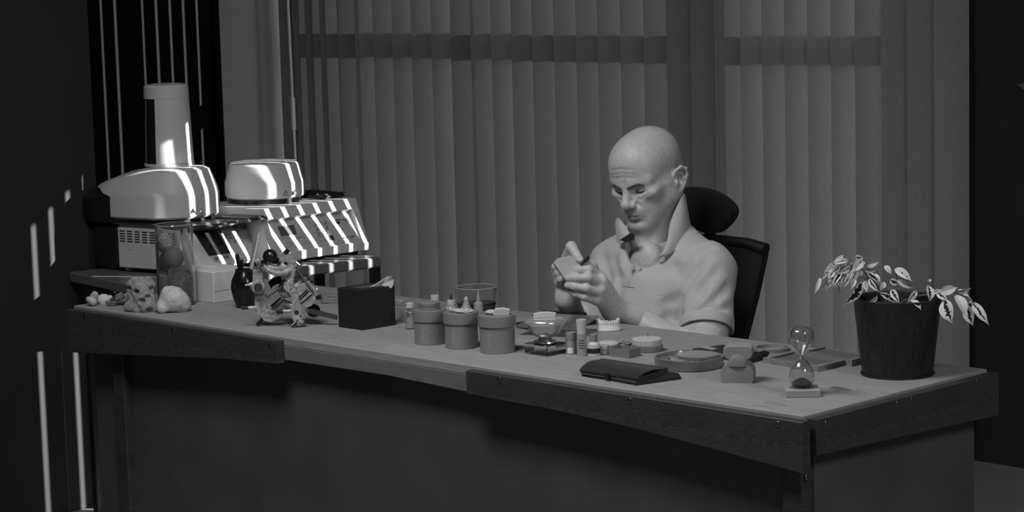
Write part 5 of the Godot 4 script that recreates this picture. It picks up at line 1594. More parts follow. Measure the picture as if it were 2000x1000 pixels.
func build_middle() -> void:
	var glass := glass_mat()
	var frost := mat("frosted_plastic", 0.30, 0.35)
	var pale := mat("pale_plastic", 0.5, 0.35)
	var black := mat("card_black", 0.008, 0.6)
	var plaster: Material = mats.plaster
	# --- black tissue cube
	var A := on_y(662, 639)
	var Bq := on_y(708, 645.5)
	var Cq := on_y(773, 635)
	var t := thing("tissue_box", "matt black cube tissue box with pale tissue beside the articulator", "tissue box", Bq)
	var k := 1.0 / scale_at(Bq)
	var h := 79.0 * k
	var o := PackedVector2Array()
	for w in [A, Bq, Cq, A + Cq - Bq]: o.push_back(V(w.x - Bq.x, -(w.z - Bq.z)))
	part("carton", slab(Shape.new(), o, 0.0, h, 0.0012), black, t)
	part("opening", slab(Shape.new(), grow(o, 0.55), h - 0.001, h + 0.0004), mat("opening_grey", 0.05, 0.9), t)
	var tis := Shape.new()
	sheet_grid(tis, [[[736, 553, 0.03], [756, 540, 0.02], [768, 537, 0.0]], [[722, 560, 0.0], [745, 556, 0.03], [770, 545, 0.01]], [[720, 566, 0.0], [742, 565, 0.02], [766, 562, 0.01]]], (Bq - EYE).dot(FWD) + 0.03, Bq)
	part("tissue", tis, mats.tissue_paper, t, 80)
	# --- things between the articulator and the cube
	t = thing("clear_tub", "small clear plastic tub between articulator and black cube", "tub", on_y(637, 592))
	k = 1.0 / scale_at(t.position)
	part("tub", Shape.new().lathe(rows_px([[11, 0], [13, 20], [12, 20], [10, 1.5], [0, 1.5]], k), Vector3.ZERO, 24), glass, t)
	part("filling", Shape.new().lathe(rows_px([[10, 1.6], [11, 12], [0, 13]], k), Vector3.ZERO, 20), frost, t)
	t = thing("card_stack", "little ribbed stack of grey cards behind the black cube", "cards", on_y(656, 592))
	for i in 7: part("card", Shape.new().box(Vector3(0.001 * (i % 3), 0.002 + 0.0038 * i, 0), Vector3(0.034, 0.0032, 0.030), 0.0004, Basis(Vector3.UP, 0.2 + 0.03 * (i % 2))), frost if i % 2 else mat("mid_plastic", 0.22, 0.35), t)
	# --- clear boxes right of the cube
	var ob := [[774, 628], [800, 632], [822, 618], [790, 612]]
	t = thing("clear_box", "low clear acrylic box holding small parts beside the black cube", "box", on_y(797, 622))
	k = 1.0 / scale_at(t.position)
	part("box", tray(Shape.new(), plan(ob, t.position), 0.94, 26 * k, 0.002), glass, t)
	for i in 6: part("insert", Shape.new().box(Vector3(-0.012 + 0.006 * i, 0.009, 0.004 * (i % 3) - 0.004), Vector3(0.004, 0.014, 0.010), 0.0006), frost, t)
	t = thing("eraser_block", "small pale block lying behind the clear acrylic box", "block", on_y(780, 596))
	part("block", Shape.new().box(Vector3(0, 0.007, 0), Vector3(0.036, 0.014, 0.018), 0.002, Basis(Vector3.UP, -0.1)), frost, t)
	# --- glass vial with white cap
	var r := turned("glass_vial", "small square shouldered glass vial with pale cap left of the jars", "vial", 802, 644, 9)
	t = r[0]
	k = r[1]
	part("glass", Shape.new().lathe(rows_px([[9.5, 0], [10, 2], [10, 31], [8, 35], [4, 37], [4, 40]], k), Vector3.ZERO, 20), glass, t)
	part("liquid", Shape.new().lathe(rows_px([[8.6, 2], [8.8, 22], [0, 22]], k), Vector3.ZERO, 20), frost, t)
	part("neck_ring", Shape.new().lathe(rows_px([[5, 37], [5, 42]], k), Vector3.ZERO, 16), mats.steel, t)
	part("cap", Shape.new().lathe(rows_px([[7.6, 42], [8, 43], [8, 51], [7.2, 52], [0, 52]], k), Vector3.ZERO, 20), pale, t)
	# --- three grey lidded jars
	var jarm := mat("jar_grey", 0.205, 0.38)
	var lidm := mat("jar_lid", 0.19, 0.42)
	var print_m := mat("jar_print", 0.42, 0.5)
	var jl := ["grey lidded plastic jar with a round tin on its lid", "grey lidded plastic jar with a plaster crust on its lid", "grey lidded plastic jar with two plaster pieces on its lid"]
	var js := [[840.5, 675.0, 30.5], [902.0, 683.0, 32.5], [972.0, 692.0, 34.5]]
	var tops := []
	for i in 3:
		r = turned("jar", jl[i], "jar", js[i][0], js[i][1], js[i][2], "grey lidded jars")
		t = r[0]
		k = r[1]
		var R: float = js[i][2] * k
		var Hj := (46.0 + 3.0 * i) * k
		part("jar_body", Shape.new().lathe([V(R * 0.97, 0), V(R, 0.0015), V(R, Hj), V(R * 0.95, Hj)], Vector3.ZERO, 44), jarm, t)
		part("lid", Shape.new().lathe([V(R * 1.05, Hj - 0.001), V(R * 1.075, Hj), V(R * 1.08, Hj + 19 * k), V(R * 1.05, Hj + 21.5 * k), V(R * 0.98, Hj + 22.0 * k), V(R * 0.96, Hj + 20.6 * k), V(0, Hj + 20.4 * k)], Vector3.ZERO, 44), lidm, t, 30)
		tops.append([t.position + Vector3(0, Hj + 20.4 * k, 0), k])
		# printed block of small lines on the jar's front, turned a little to the left
		var txt := Shape.new()
		var a0 := facing(t.position) - 0.42
		for row in 11:
			var wlen := 0.16 + 0.10 * absf(sin(row * 2.3 + i))
			if row == 1: wlen = 0.36
			var yy := Hj * (0.78 - row * 0.055)
			for c in int(wlen / 0.045):
				if (row * 7 + c * 3 + i) % 5 == 0: continue
				var a1 := a0 - 0.14 + 0.045 * c
				var d := Vector3(sin(a1), 0, cos(a1))
				txt.box(d * (R + 0.0001) + Vector3(0, yy, 0), Vector3(0.0011, 0.0011, 0.0003), 0.0, Basis(Vector3.UP, a1))
		part("print", txt, print_m, t).set_meta("kind", "stuff")
	# what lies on the lids
	t = thing("round_tin", "flat round grey tin standing on the jar nearest the black cube", "tin", tops[0][0] + Vector3(0.0, 0, 0.0))
	k = tops[0][1]
	part("tin", Shape.new().lathe(rows_px([[19.5, 0], [20, 0.5], [20, 8]], k), Vector3.ZERO, 32), jarm, t)
	part("tin_lid", Shape.new().lathe(rows_px([[20.4, 8], [20.6, 9], [20.6, 14], [19.4, 15], [0, 14.4]], k), Vector3.ZERO, 32), lidm, t)
	t = thing("plaster_crust", "thin ragged plaster crust lying on the middle jar", "plaster", tops[1][0])
	part("crust", Shape.new().lump(Vector3(0, 0.0028, 0), Vector3(0.054, 0.006, 0.040), 0.5, 3.0, 4, 30), plaster, t, 25)
	t = thing("plaster_wedge", "curved plaster wedge lying on the jar beside the crystal dish", "plaster", tops[2][0] + Vector3(-0.012, 0, 0.006))
	part("wedge", Shape.new().lump(Vector3(0, 0.0052, 0), Vector3(0.026, 0.0105, 0.018), 0.4, 1.8, 14, 20), plaster, t, 25)
	t = thing("plaster_offcut", "angular plaster offcut on the jar beside the crystal dish", "plaster", tops[2][0] + Vector3(0.010, 0, -0.004))
	part("offcut", Shape.new().prism(PackedVector2Array([V(-0.017, 0), V(0.017, 0), V(0.018, 0.012), V(0.004, 0.015), V(-0.012, 0.014), V(-0.018, 0.006)]), 0.018, Transform3D(Basis(Vector3.UP, 0.75), Vector3.ZERO), 0.001), plaster, t)
	# --- bottles behind the jars
	r = turned("dropper_bottle", "frosted dropper bottle with pale collar and dark needle tip", "bottle", 882, 612, 12)
	t = r[0]
	k = r[1]
	part("bottle", Shape.new().lathe(rows_px([[12, 0], [13, 2], [13, 8], [9, 13], [6, 15]], k), Vector3.ZERO, 24), frost, t)
	part("collar", Shape.new().lathe(rows_px([[8, 14.5], [8.4, 15.5], [8.2, 24], [7, 25], [0, 25]], k), Vector3.ZERO, 24), pale, t)
	part("needle_tip", Shape.new().lathe(rows_px([[2.4, 25], [2.2, 29], [1.6, 33], [0.5, 37], [0, 37.5]], k), Vector3.ZERO, 12), black, t)
	r = turned("glue_bottle", "frosted cone necked glue bottle between the dropper bottles", "bottle", 911, 616, 13)
	t = r[0]
	k = r[1]
	part("bottle", Shape.new().lathe(rows_px([[12, 0], [13, 2], [12.5, 9], [8, 17], [5.2, 24], [5, 29], [3, 31]], k), Vector3.ZERO, 24), frost, t)
	part("cap", Shape.new().lathe(rows_px([[3.4, 31], [2.6, 33], [1.2, 35], [0, 35]], k), Vector3.ZERO, 14), pale, t)
	r = turned("glue_bottle", "frosted bottle with long pointed nozzle in front of the glass bowl", "bottle", 935, 619, 9)
	t = r[0]
	k = r[1]
	part("bottle", Shape.new().lathe(rows_px([[8.6, 0], [9, 2], [9, 20], [8.4, 26], [5, 29]], k), Vector3.ZERO, 24), frost, t)
	part("nozzle", Shape.new().lathe(rows_px([[4.4, 28.5], [3.4, 31], [2.2, 42], [1.4, 50], [0, 50.4]], k), Vector3.ZERO, 14), frost, t)
	r = turned("cream_pot", "white capped pot standing behind the round tin", "pot", 850, 604, 9)
	t = r[0]
	k = r[1]
	part("pot", Shape.new().lathe(rows_px([[8.4, 0], [9, 1], [9, 14]], k), Vector3.ZERO, 24), frost, t)
	part("cap", Shape.new().lathe(rows_px([[8.4, 14], [8.6, 15], [8.6, 25.6], [7.6, 26.6], [0, 26.6]], k), Vector3.ZERO, 24), pale, t)
	# --- glass bowl
	r = turned("glass_bowl", "thick walled clear glass bowl with dark base at the back edge", "bowl", 931, 609, 36)
	t = r[0]
	k = r[1]
	part("bowl", Shape.new().lathe(rows_px([[30, 0], [36, 2], [39, 10], [41, 42], [40, 43.5], [38, 43], [36.5, 14], [28, 10], [0, 9]], k), Vector3.ZERO, 52), solid_glass(), t)
	part("rim", Shape.new().lathe(rows_px([[38, 43], [39.6, 44.2], [41.2, 43], [39.6, 42.2], [38, 43]], k), Vector3.ZERO, 52), mats.glass_edge, t)
	part("dark_base", Shape.new().lathe(rows_px([[29, 1], [35, 4], [36, 10], [0, 11]], k), Vector3.ZERO, 44), mat("bowl_dark", 0.02, 0.12), t)  # glossy near-black body filling the bottom of the bowl
	# --- crystal dish on its glass block
	var cb := on_y(1066, 690)
	k = 1.0 / scale_at(cb)
	t = thing("crystal_dish", "silver lidded crystal dish on a square clear glass block", "dish", cb)
	var solid := solid_glass()
	part("glass_block", Shape.new().box(Vector3(0, 10.5 * k, 0), Vector3(62 * k, 21 * k, 56 * k), 0.0015), solid, t)
	part("foot", Shape.new().lathe(rows_px([[22, 21], [24, 22.5], [23, 25], [14, 28], [12, 31], [14, 33]], k), Vector3.ZERO, 36), mats.steel, t)
	part("bowl", Shape.new().lathe(rows_px([[13, 32], [20, 35], [29, 42], [34, 52], [36, 58]], k), Vector3.ZERO, 40), mat("silvered_glass", 0.55, 0.22, {"metallic": 0.55}), t)
	part("rim", Shape.new().lathe(rows_px([[33, 57], [38, 58], [40, 61], [40, 64], [38, 67.5], [33, 70], [22, 71], [0, 71]], k), Vector3.ZERO, 44), mat("chrome", 0.72, 0.20, {"metallic": 0.7}), t)
	t = thing("plaster_chip", "flat plaster chip lying on the silver dish lid", "plaster", cb + Vector3(0, 71.2 * k, 0))
	part("chip", Shape.new().prism(PackedVector2Array([V(-0.024, 0), V(0.022, 0), V(0.023, 0.009), V(0.006, 0.0115), V(-0.012, 0.011), V(-0.024, 0.008)]), 0.016, Transform3D(Basis(Vector3.UP, 0.78), Vector3.ZERO), 0.001), plaster, t)
	# --- black tray with a glass plate behind the dish
	var tp := on_y(1090, 632)
	t = thing("glass_plate_tray", "black tray with a smoky glass plate lying across it by the man's arm", "tray", tp)
	part("tray", tray(Shape.new(), plan([[1008, 640], [1046, 647], [1164, 634], [1128, 622]], tp), 0.90, 0.012, 0.004), black, t)
	var gp := on_y(1088, 628, TOP + 0.026)
	part("glass_plate", Shape.new().box(gp - tp, Vector3(0.15, 0.004, 0.11), 0.0008, Basis(Vector3.UP, 0.32) * Basis(Vector3.RIGHT, 0.12)), mat("smoky_glass", 0.35, 0.05, {"transparency": BaseMaterial3D.TRANSPARENCY_ALPHA, "albedo_color": Color(0.42, 0.42, 0.42, 0.55)}), t)
	part("support", Shape.new().box(Vector3(0.0, 0.014, -0.005), Vector3(0.11, 0.018, 0.06), 0.002, Basis(Vector3.UP, 0.32)), black, t)

func teeth_arch(s: Shape, n: int, rx: float, rz: float, size: Vector3, y: float, sd: int) -> void:
	for i in n:
		var a := PI * (0.02 + 0.96 * i / (n - 1))
		var big := 1.25 if (i < 3 or i > n - 4) else 0.95
		var at := Vector3(cos(a) * rx, y, sin(a) * rz)
		s.lump(at, Vector3(size.x * big, size.y, size.z), 0.25, 1.6, sd + i, 12, Basis(Vector3.UP, -a + PI / 2))

func build_right() -> void:
	var plaster: Material = mats.plaster
	var glass := glass_mat()
	var frost: Material = mats.frosted_plastic
	var pale: Material = mats.pale_plastic
	var black := mat("leather_black", 0.010, 0.5)
	var ink := mat("print_black", 0.012, 0.6)
	# --- little pots and bottles
	var r := turned("pill_vial", "short clear vial with grey lid and white label", "vial", 1116, 693, 11.5)
	var t: Node3D = r[0]
	var k: float = r[1]
	part("vial", Shape.new().lathe(rows_px([[10.6, 0], [11.2, 1], [11.2, 28]], k), Vector3.ZERO, 28), frost, t)
	part("lid", Shape.new().lathe(rows_px([[11.4, 27.5], [11.7, 28], [11.7, 42], [10.8, 43.2], [0, 43]], k), Vector3.ZERO, 28), mat("mid_plastic", 0.22, 0.35), t)
	var fa := facing(t.position)
	var lab := Shape.new()
	for i in 8:
		var a0 := fa - 0.72 + 0.13 * i
		var a1 := a0 + 0.13
		var d0 := Vector3(sin(a0), 0, cos(a0)) * 11.5 * k
		var d1 := Vector3(sin(a1), 0, cos(a1)) * 11.5 * k
		lab.quad(d0 + Vector3(0, 3 * k, 0), d1 + Vector3(0, 3 * k, 0), d1 + Vector3(0, 14 * k, 0), d0 + Vector3(0, 14 * k, 0))
	part("label", lab, mat("print_white", 0.75, 0.6), t)
	r = turned("stick_tube", "tall slim frosted tube with flared cap and small print", "tube", 1136.5, 696, 9.5)
	t = r[0]
	k = r[1]
	part("tube", Shape.new().lathe(rows_px([[9.2, 0], [9.6, 0.8], [9.6, 44]], k), Vector3.ZERO, 28), frost, t)
	part("cap", Shape.new().lathe(rows_px([[8.8, 44], [9.0, 52], [10.2, 70], [9.8, 71.4], [8.8, 71], [8.4, 64], [0, 63]], k), Vector3.ZERO, 28), pale, t)
	var pr := Shape.new()
	fa = facing(t.position)
	for i in 16:
		var a1 := fa - 0.45 + 0.28 * (i % 4)
		var d := Vector3(sin(a1), 0, cos(a1))
		pr.box(d * 9.65 * k + Vector3(0, (16.0 + 5.0 * (i / 4)) * k, 0), Vector3(0.0014 + 0.0006 * (i % 3), 0.0022, 0.0004), 0.0, Basis(Vector3.UP, a1))
	part("print", pr, ink, t).set_meta("kind", "stuff")
	r = turned("small_bottle", "squat white bottle with grey cap and black label band", "bottle", 1160, 696, 13)
	t = r[0]
	k = r[1]
	part("bottle", Shape.new().lathe(rows_px([[12.5, 0], [13.2, 1.2], [13.2, 21], [11.5, 24], [8, 26], [7, 28]], k), Vector3.ZERO, 32), pale, t)
	part("label_band", Shape.new().lathe(rows_px([[13.3, 5], [13.35, 5.2], [13.35, 14.8], [13.3, 15]], k), Vector3.ZERO, 32), ink, t)
	part("cap", Shape.new().lathe(rows_px([[7.4, 27.5], [7.8, 28.4], [7.8, 41.5], [7.0, 42.6], [0, 42.4]], k), Vector3.ZERO, 24), mats.mid_plastic, t)
	# --- plaster bits and the little open box
	t = thing("plaster_stub", "small block of marked plaster between bottle and open grey box", "plaster", on_y(1182, 692))
	k = 1.0 / scale_at(t.position)
	part("stub", Shape.new().box(Vector3(0, 9 * k, 0), Vector3(13 * k, 18 * k, 15 * k), 0.0015, Basis(Vector3.UP, 0.5)), frost, t)
	part("mark", Shape.new().box(Vector3(0.0, 10 * k, 0.0), Vector3(8 * k, 2 * k, 15.6 * k), 0.0, Basis(Vector3.UP, 0.5)), mat("pencil_grey", 0.12, 0.7), t)
	t = thing("open_box", "small open grey plastic box without lid in front of the plaster pieces", "box", on_y(1220, 692))
	part("box", tray(Shape.new(), plan([[1189, 695.5], [1229, 700.5], [1251.5, 695], [1212, 690]], t.position), 0.90, 17 * k, 0.003), mat("box_grey", 0.17, 0.5), t)
	t = thing("plaster_wafer", "flat oval plaster wafer behind the open grey box", "plaster", on_y(1187, 677))
	part("wafer", Shape.new().lump(Vector3(0, 6 * k, 0), Vector3(42 * k, 12 * k, 46 * k), 0.15, 1.5, 21, 26), plaster, t)
	t = thing("impression_piece", "knobbly grey impression piece behind the open grey box", "impression", on_y(1221, 674))
	part("piece", Shape.new().lump(Vector3(0, 6 * k, 0), Vector3(34 * k, 12 * k, 40 * k), 0.45, 4.0, 23, 30), mat("alginate", 0.24, 0.7), t, 20)
	# --- ridged plaster disc on its base, bent wire on top
	r = turned("plaster_disc_model", "ridged round plaster disc model on a grey base with bent wire", "model", 1264, 690, 31)
	t = r[0]
	k = r[1]
	part("base", Shape.new().lathe(rows_px([[30, 0], [31, 1], [31.5, 11], [29, 12], [0, 12]], k), Vector3.ZERO, 40), mat("box_grey", 0.17, 0.5), t)
	var rid := Shape.new()
	var rr := []
	for q in [[28, 12], [29, 13], [29, 23], [28, 24.5]]:
		var ring := PackedVector3Array()
		for j in 96:
			var a := -TAU * j / 96
			var w: float = (q[0] - (0.55 if j % 2 else 0.0)) * k
			ring.push_back(Vector3(cos(a) * w, q[1] * k, sin(a) * w))
		rr.append(ring)
	rid.loft(rr)
	part("disc", rid, plaster, t, 20)
	var wp := Vector3(0, 24.5 * k, 0)
	part("wire", Shape.new().tube([wp + Vector3(-0.003, 0.0006, 0.004), wp + Vector3(0.002, 0.0008, 0.001), wp + Vector3(0.003, 0.002, 0.0), wp + Vector3(0.0022, 0.0125, 0.0)], 0.0006, 6), mats.dark_steel, t)
	# --- plaster teeth
	var tc := on_y(1189, 646)
	k = 1.0 / scale_at(tc)
	t = thing("teeth_cast", "white plaster cast of a row of teeth near the man's hands", "teeth cast", tc, facing(tc) + 0.15)
	var arch := Shape.new()
	var ring0 := []
	for q in [[23.5, 0.0, 0.7], [24.5, 3.0, 0.74], [23.0, 7.0, 0.70], [22.0, 13.0, 0.66]]:
		var ring := PackedVector3Array()
		for j in 40:
			var a := -TAU * j / 40
			ring.push_back(Vector3(cos(a) * q[0] * k, q[1] * k, sin(a) * q[0] * k * (q[2] if sin(a) > 0 else q[2] * 0.6)))
		ring0.append(ring)
	arch.loft(ring0)
	part("gum_base", arch, mat("plaster_white", 0.66, 0.75), t)
	var row := Shape.new()
	for i in 13:
		var a := PI * (0.0 + i / 12.0)
		var big := 1.3 if (i < 3 or i > 9) else 0.95
		var tooth := Shape.new()
		tooth.lump(Vector3.ZERO, Vector3(6.0 * big, 14.0, 6.6) * k, 0.3, 1.6, 40 + i, 12)
		var tm := part("tooth", tooth, mats.plaster_white, t)
		tm.position = Vector3(cos(a) * 19.5 * k, (15.5 + (2.5 if i < 3 or i > 10 else 0.0)) * k, sin(a) * 13.5 * k - 1.5 * k)
		tm.rotation.y = -a + PI / 2
	# --- wallet
	var wa := on_y(1240, 738)
	k = 1.0 / scale_at(wa)
	t = thing("leather_wallet", "dark grey leather wallet with black fold and card slots on the bench front", "wallet", wa)
	part("under_fold", slab(Shape.new(), plan([[1136, 734], [1243, 753.5], [1330, 741], [1326, 734], [1180, 712]], wa), 0.0, 0.006, 0.001), black, t)
	var lower := plan([[1133, 735.5], [1243, 752.5], [1306, 733], [1176, 714]], wa)
	for i in 4:
		part("card_layer", slab(Shape.new(), grow(lower, 0.985 - 0.004 * (i % 2)), 0.006 + 0.0022 * i, 0.0078 + 0.0022 * i), mat("card_edge", 0.10, 0.6) if i % 2 == 0 else black, t)
	# rounded upper leaf, higher towards the back
	var up := Shape.new()
	var lo := [on_y(1132, 735.5) - wa, on_y(1244, 752.5) - wa]
	var hi := [on_y(1176, 714.5) - wa, on_y(1306, 733.0) - wa]
	var rings := []
	for i in 15:
		var v := i / 14.0
		var yv := 0.0155 + 0.006 * sin(PI * minf(v * 1.15, 1.0)) * (1.0 - 0.15 * v)
		if i == 0: yv = 0.0135
		var a: Vector3 = lo[0].lerp(hi[0], v)
		var b: Vector3 = lo[1].lerp(hi[1], v)
		rings.append(PackedVector3Array([a + Vector3(0, yv - 0.0025, 0), b + Vector3(0, yv - 0.0025, 0), b + Vector3(0, yv, 0), a + Vector3(0, yv, 0)]))
	up.loft(rings)
	part("leather_leaf", up, mat("leather_grey", 0.035, 0.42, {"albedo_texture": noise_image(71, 0.06, 0.8, 1.0), "uv1_triplanar": true, "uv1_scale": Vector3(14, 14, 14)}), t, 35)
	part("clasp", Shape.new().box(on_y(1186, 744.5) - wa + Vector3(0, 0.010, 0.001), Vector3(0.010, 0.016, 0.004), 0.001), black, t)
	# --- oval dish
	var od := on_y(1346, 716)
	k = 1.0 / scale_at(od)
	t = thing("oval_dish", "shallow oval translucent plastic dish holding grey impression paste", "dish", od)
	var oring := func(f: float, y: float) -> PackedVector3Array: return superring(0.0, 0.0, 62.0 * k * f * 1.02, 62.0 * k * f * 0.98, y, 2.5, 48)
	var tiny := mat("dish_grey", 0.15, 0.2)
	part("dish", Shape.new().loft([oring.call(0.97, 0.0), oring.call(1.0, 0.002), oring.call(1.03, 0.021), oring.call(1.01, 0.0222), oring.call(0.97, 0.0215), oring.call(0.93, 0.0145)], true, true, true), tiny, t, 30)
	part("paste", Shape.new().lump(Vector3(0, 0.0150, 0), Vector3(86 * k, 0.009, 70 * k), 0.35, 2.6, 33, 36), mat("paste", 0.22, 0.5), t, 30)
	part("lid_half", Shape.new().loft([superring(0.012, -0.012, 40 * k, 40 * k, 0.0235, 2.5), superring(0.012, -0.012, 40 * k, 40 * k, 0.0250, 2.5)]), mat("lid_clear", 0.4, 0.1, {"transparency": BaseMaterial3D.TRANSPARENCY_ALPHA, "albedo_color": Color(0.4, 0.4, 0.4, 0.35)}), t)
	# --- black case behind it
	var bc := on_y(1435, 694)
	t = thing("black_case", "flat black instrument case lying behind the oval dish", "case", bc)
	part("case", slab(Shape.new(), plan([[1352, 690], [1462, 712], [1500, 700], [1412, 682]], bc), 0.0, 0.010, 0.0015), black, t)
	part("latch", slab(Shape.new(), plan([[1484, 700], [1496, 703], [1503, 700], [1492, 697]], bc), 0.008, 0.014, 0.001), black, t)
	part("label_strip", slab(Shape.new(), plan([[1366, 688], [1392, 693], [1402, 690], [1376, 685.5]], bc), 0.0095, 0.0106), frost, t)
	# --- pair of plaster casts stacked
	var pc := on_y(1442, 744)
	k = 1.0 / scale_at(pc)
	t = thing("stacked_casts", "two trimmed grey plaster casts set one on the other beside the oval dish", "plaster casts", pc, facing(pc) - 0.1)
	var stone := mat("stone_grey", 0.25, 0.75, {"albedo_texture": noise_image(72, 0.04, 0.9, 1.0), "uv1_triplanar": true, "uv1_scale": Vector3(10, 10, 10)})
	var low := PackedVector2Array()
	for q in [[-30, 0], [30, 0], [32, 10], [32, 22], [28, 31], [18, 38], [15, 44], [-15, 44], [-18, 38], [-28, 31], [-32, 22], [-32, 10]]: low.push_back(V(q[0] * k, q[1] * k))
	part("lower_cast", Shape.new().prism(low, 50 * k, Transform3D.IDENTITY, 0.0015), stone, t)
	var hgh := PackedVector2Array()
	for q in [[-15, 43], [15, 43], [26, 50], [29, 56], [28, 68], [22, 73], [-20, 73], [-27, 67], [-28, 56], [-25, 50]]: hgh.push_back(V(q[0] * k, q[1] * k))
	part("upper_cast", Shape.new().prism(hgh, 46 * k, Transform3D(Basis.IDENTITY, Vector3(0.001, 0, 0)), 0.0015), stone, t)
	var dome := Shape.new().lump(Vector3(0.001, 34 * k, 22 * k), Vector3(38, 46, 14) * k, 0.08, 1.5, 3, 32)
	for i in dome.v.size(): dome.v[i].y = maxf(dome.v[i].y, 33 * k)
	part("palate", dome, mat("stone_dark", 0.18, 0.8), t)
	# --- wooden ring and two framed tiles
	t = thing("wooden_ring", "flat pale wooden ring lying near the back edge", "ring", on_y(1508, 684))
	k = 1.0 / scale_at(t.position)
	part("ring", Shape.new().lathe(rows_px([[30, 0], [34, 0], [34, 6], [33, 7], [30.5, 7], [30, 6], [30, 0]], k), Vector3.ZERO, 44), mats.plywood_edge, t)
	var tl := on_y(1570, 708)
	t = thing("wooden_tray", "square wooden tray with raised rim and dark centre behind the hourglass", "tray", tl)
	var o := plan([[1490, 709], [1597, 727], [1650, 714], [1548, 695]], tl)
	part("rim", tray(Shape.new(), o, 0.84, 0.011, 0.0055), mat("tray_wood", 0.24, 0.6, {"albedo_texture": wood_image(17, 0.84, 1.0, 30.0, 1.0, 256), "uv1_triplanar": true, "uv1_scale": Vector3(5, 5, 5)}), t)
	part("inlay", slab(Shape.new(), grow(o, 0.83), 0.005, 0.0065), mat("inlay_grey", 0.13, 0.6), t)
	tl = on_y(1630, 699)
	t = thing("wooden_tray", "dark wooden tray half hidden behind the plant pot", "tray", tl)
	o = plan([[1568, 697], [1664, 716], [1704, 706], [1608, 688]], tl)
	part("rim", tray(Shape.new(), o, 0.86, 0.013, 0.008), mats.tray_wood, t)
	part("inlay", slab(Shape.new(), grow(o, 0.85), 0.0075, 0.0095), mats.inlay_grey, t)
	# --- hourglass
	var hb := on_y(1566, 771)
	k = 1.0 / scale_at(hb)
	t = thing("hourglass", "glass hourglass with black sand on a square pale base", "hourglass", hb, facing(hb) + 0.10)
	part("base", Shape.new().box(Vector3(0, 7.5 * k, 0), Vector3(67 * k, 15 * k, 62 * k), 0.0012), mat("base_wood", 0.30, 0.6), t)
	part("glass", Shape.new().lathe(rows_px(smooth_rows([[0, 14.5], [9, 14.5], [17, 16], [23, 26], [24.5, 37], [22, 50], [14, 63], [5, 72], [2.4, 76], [5, 80], [13, 90], [21, 102], [24.5, 115], [22, 127], [14, 134], [0, 136.5], [0, 135.4], [13, 133], [21, 126], [23.5, 115], [20, 102.5], [12, 90.5], [4, 80.5], [1.4, 76], [4, 71.5], [13, 62.5], [21, 50], [23.5, 37], [22, 27], [16, 17], [8, 15.4], [0, 15.4]]), k), Vector3.ZERO, 48), solid_glass(), t)
	part("sand", Shape.new().lathe(rows_px([[8, 15.6], [15, 17.4], [19.6, 22], [19, 24], [13, 29], [6, 32.6], [0, 33.2]], k), Vector3.ZERO, 32), mat("black_sand", 0.010, 0.9), t)
	part("socket", Shape.new().lathe(rows_px([[24, 15], [25, 15.6], [20, 15.8], [0, 15.6]], k), Vector3.ZERO, 32), mat("socket_dark", 0.12, 0.7), t)

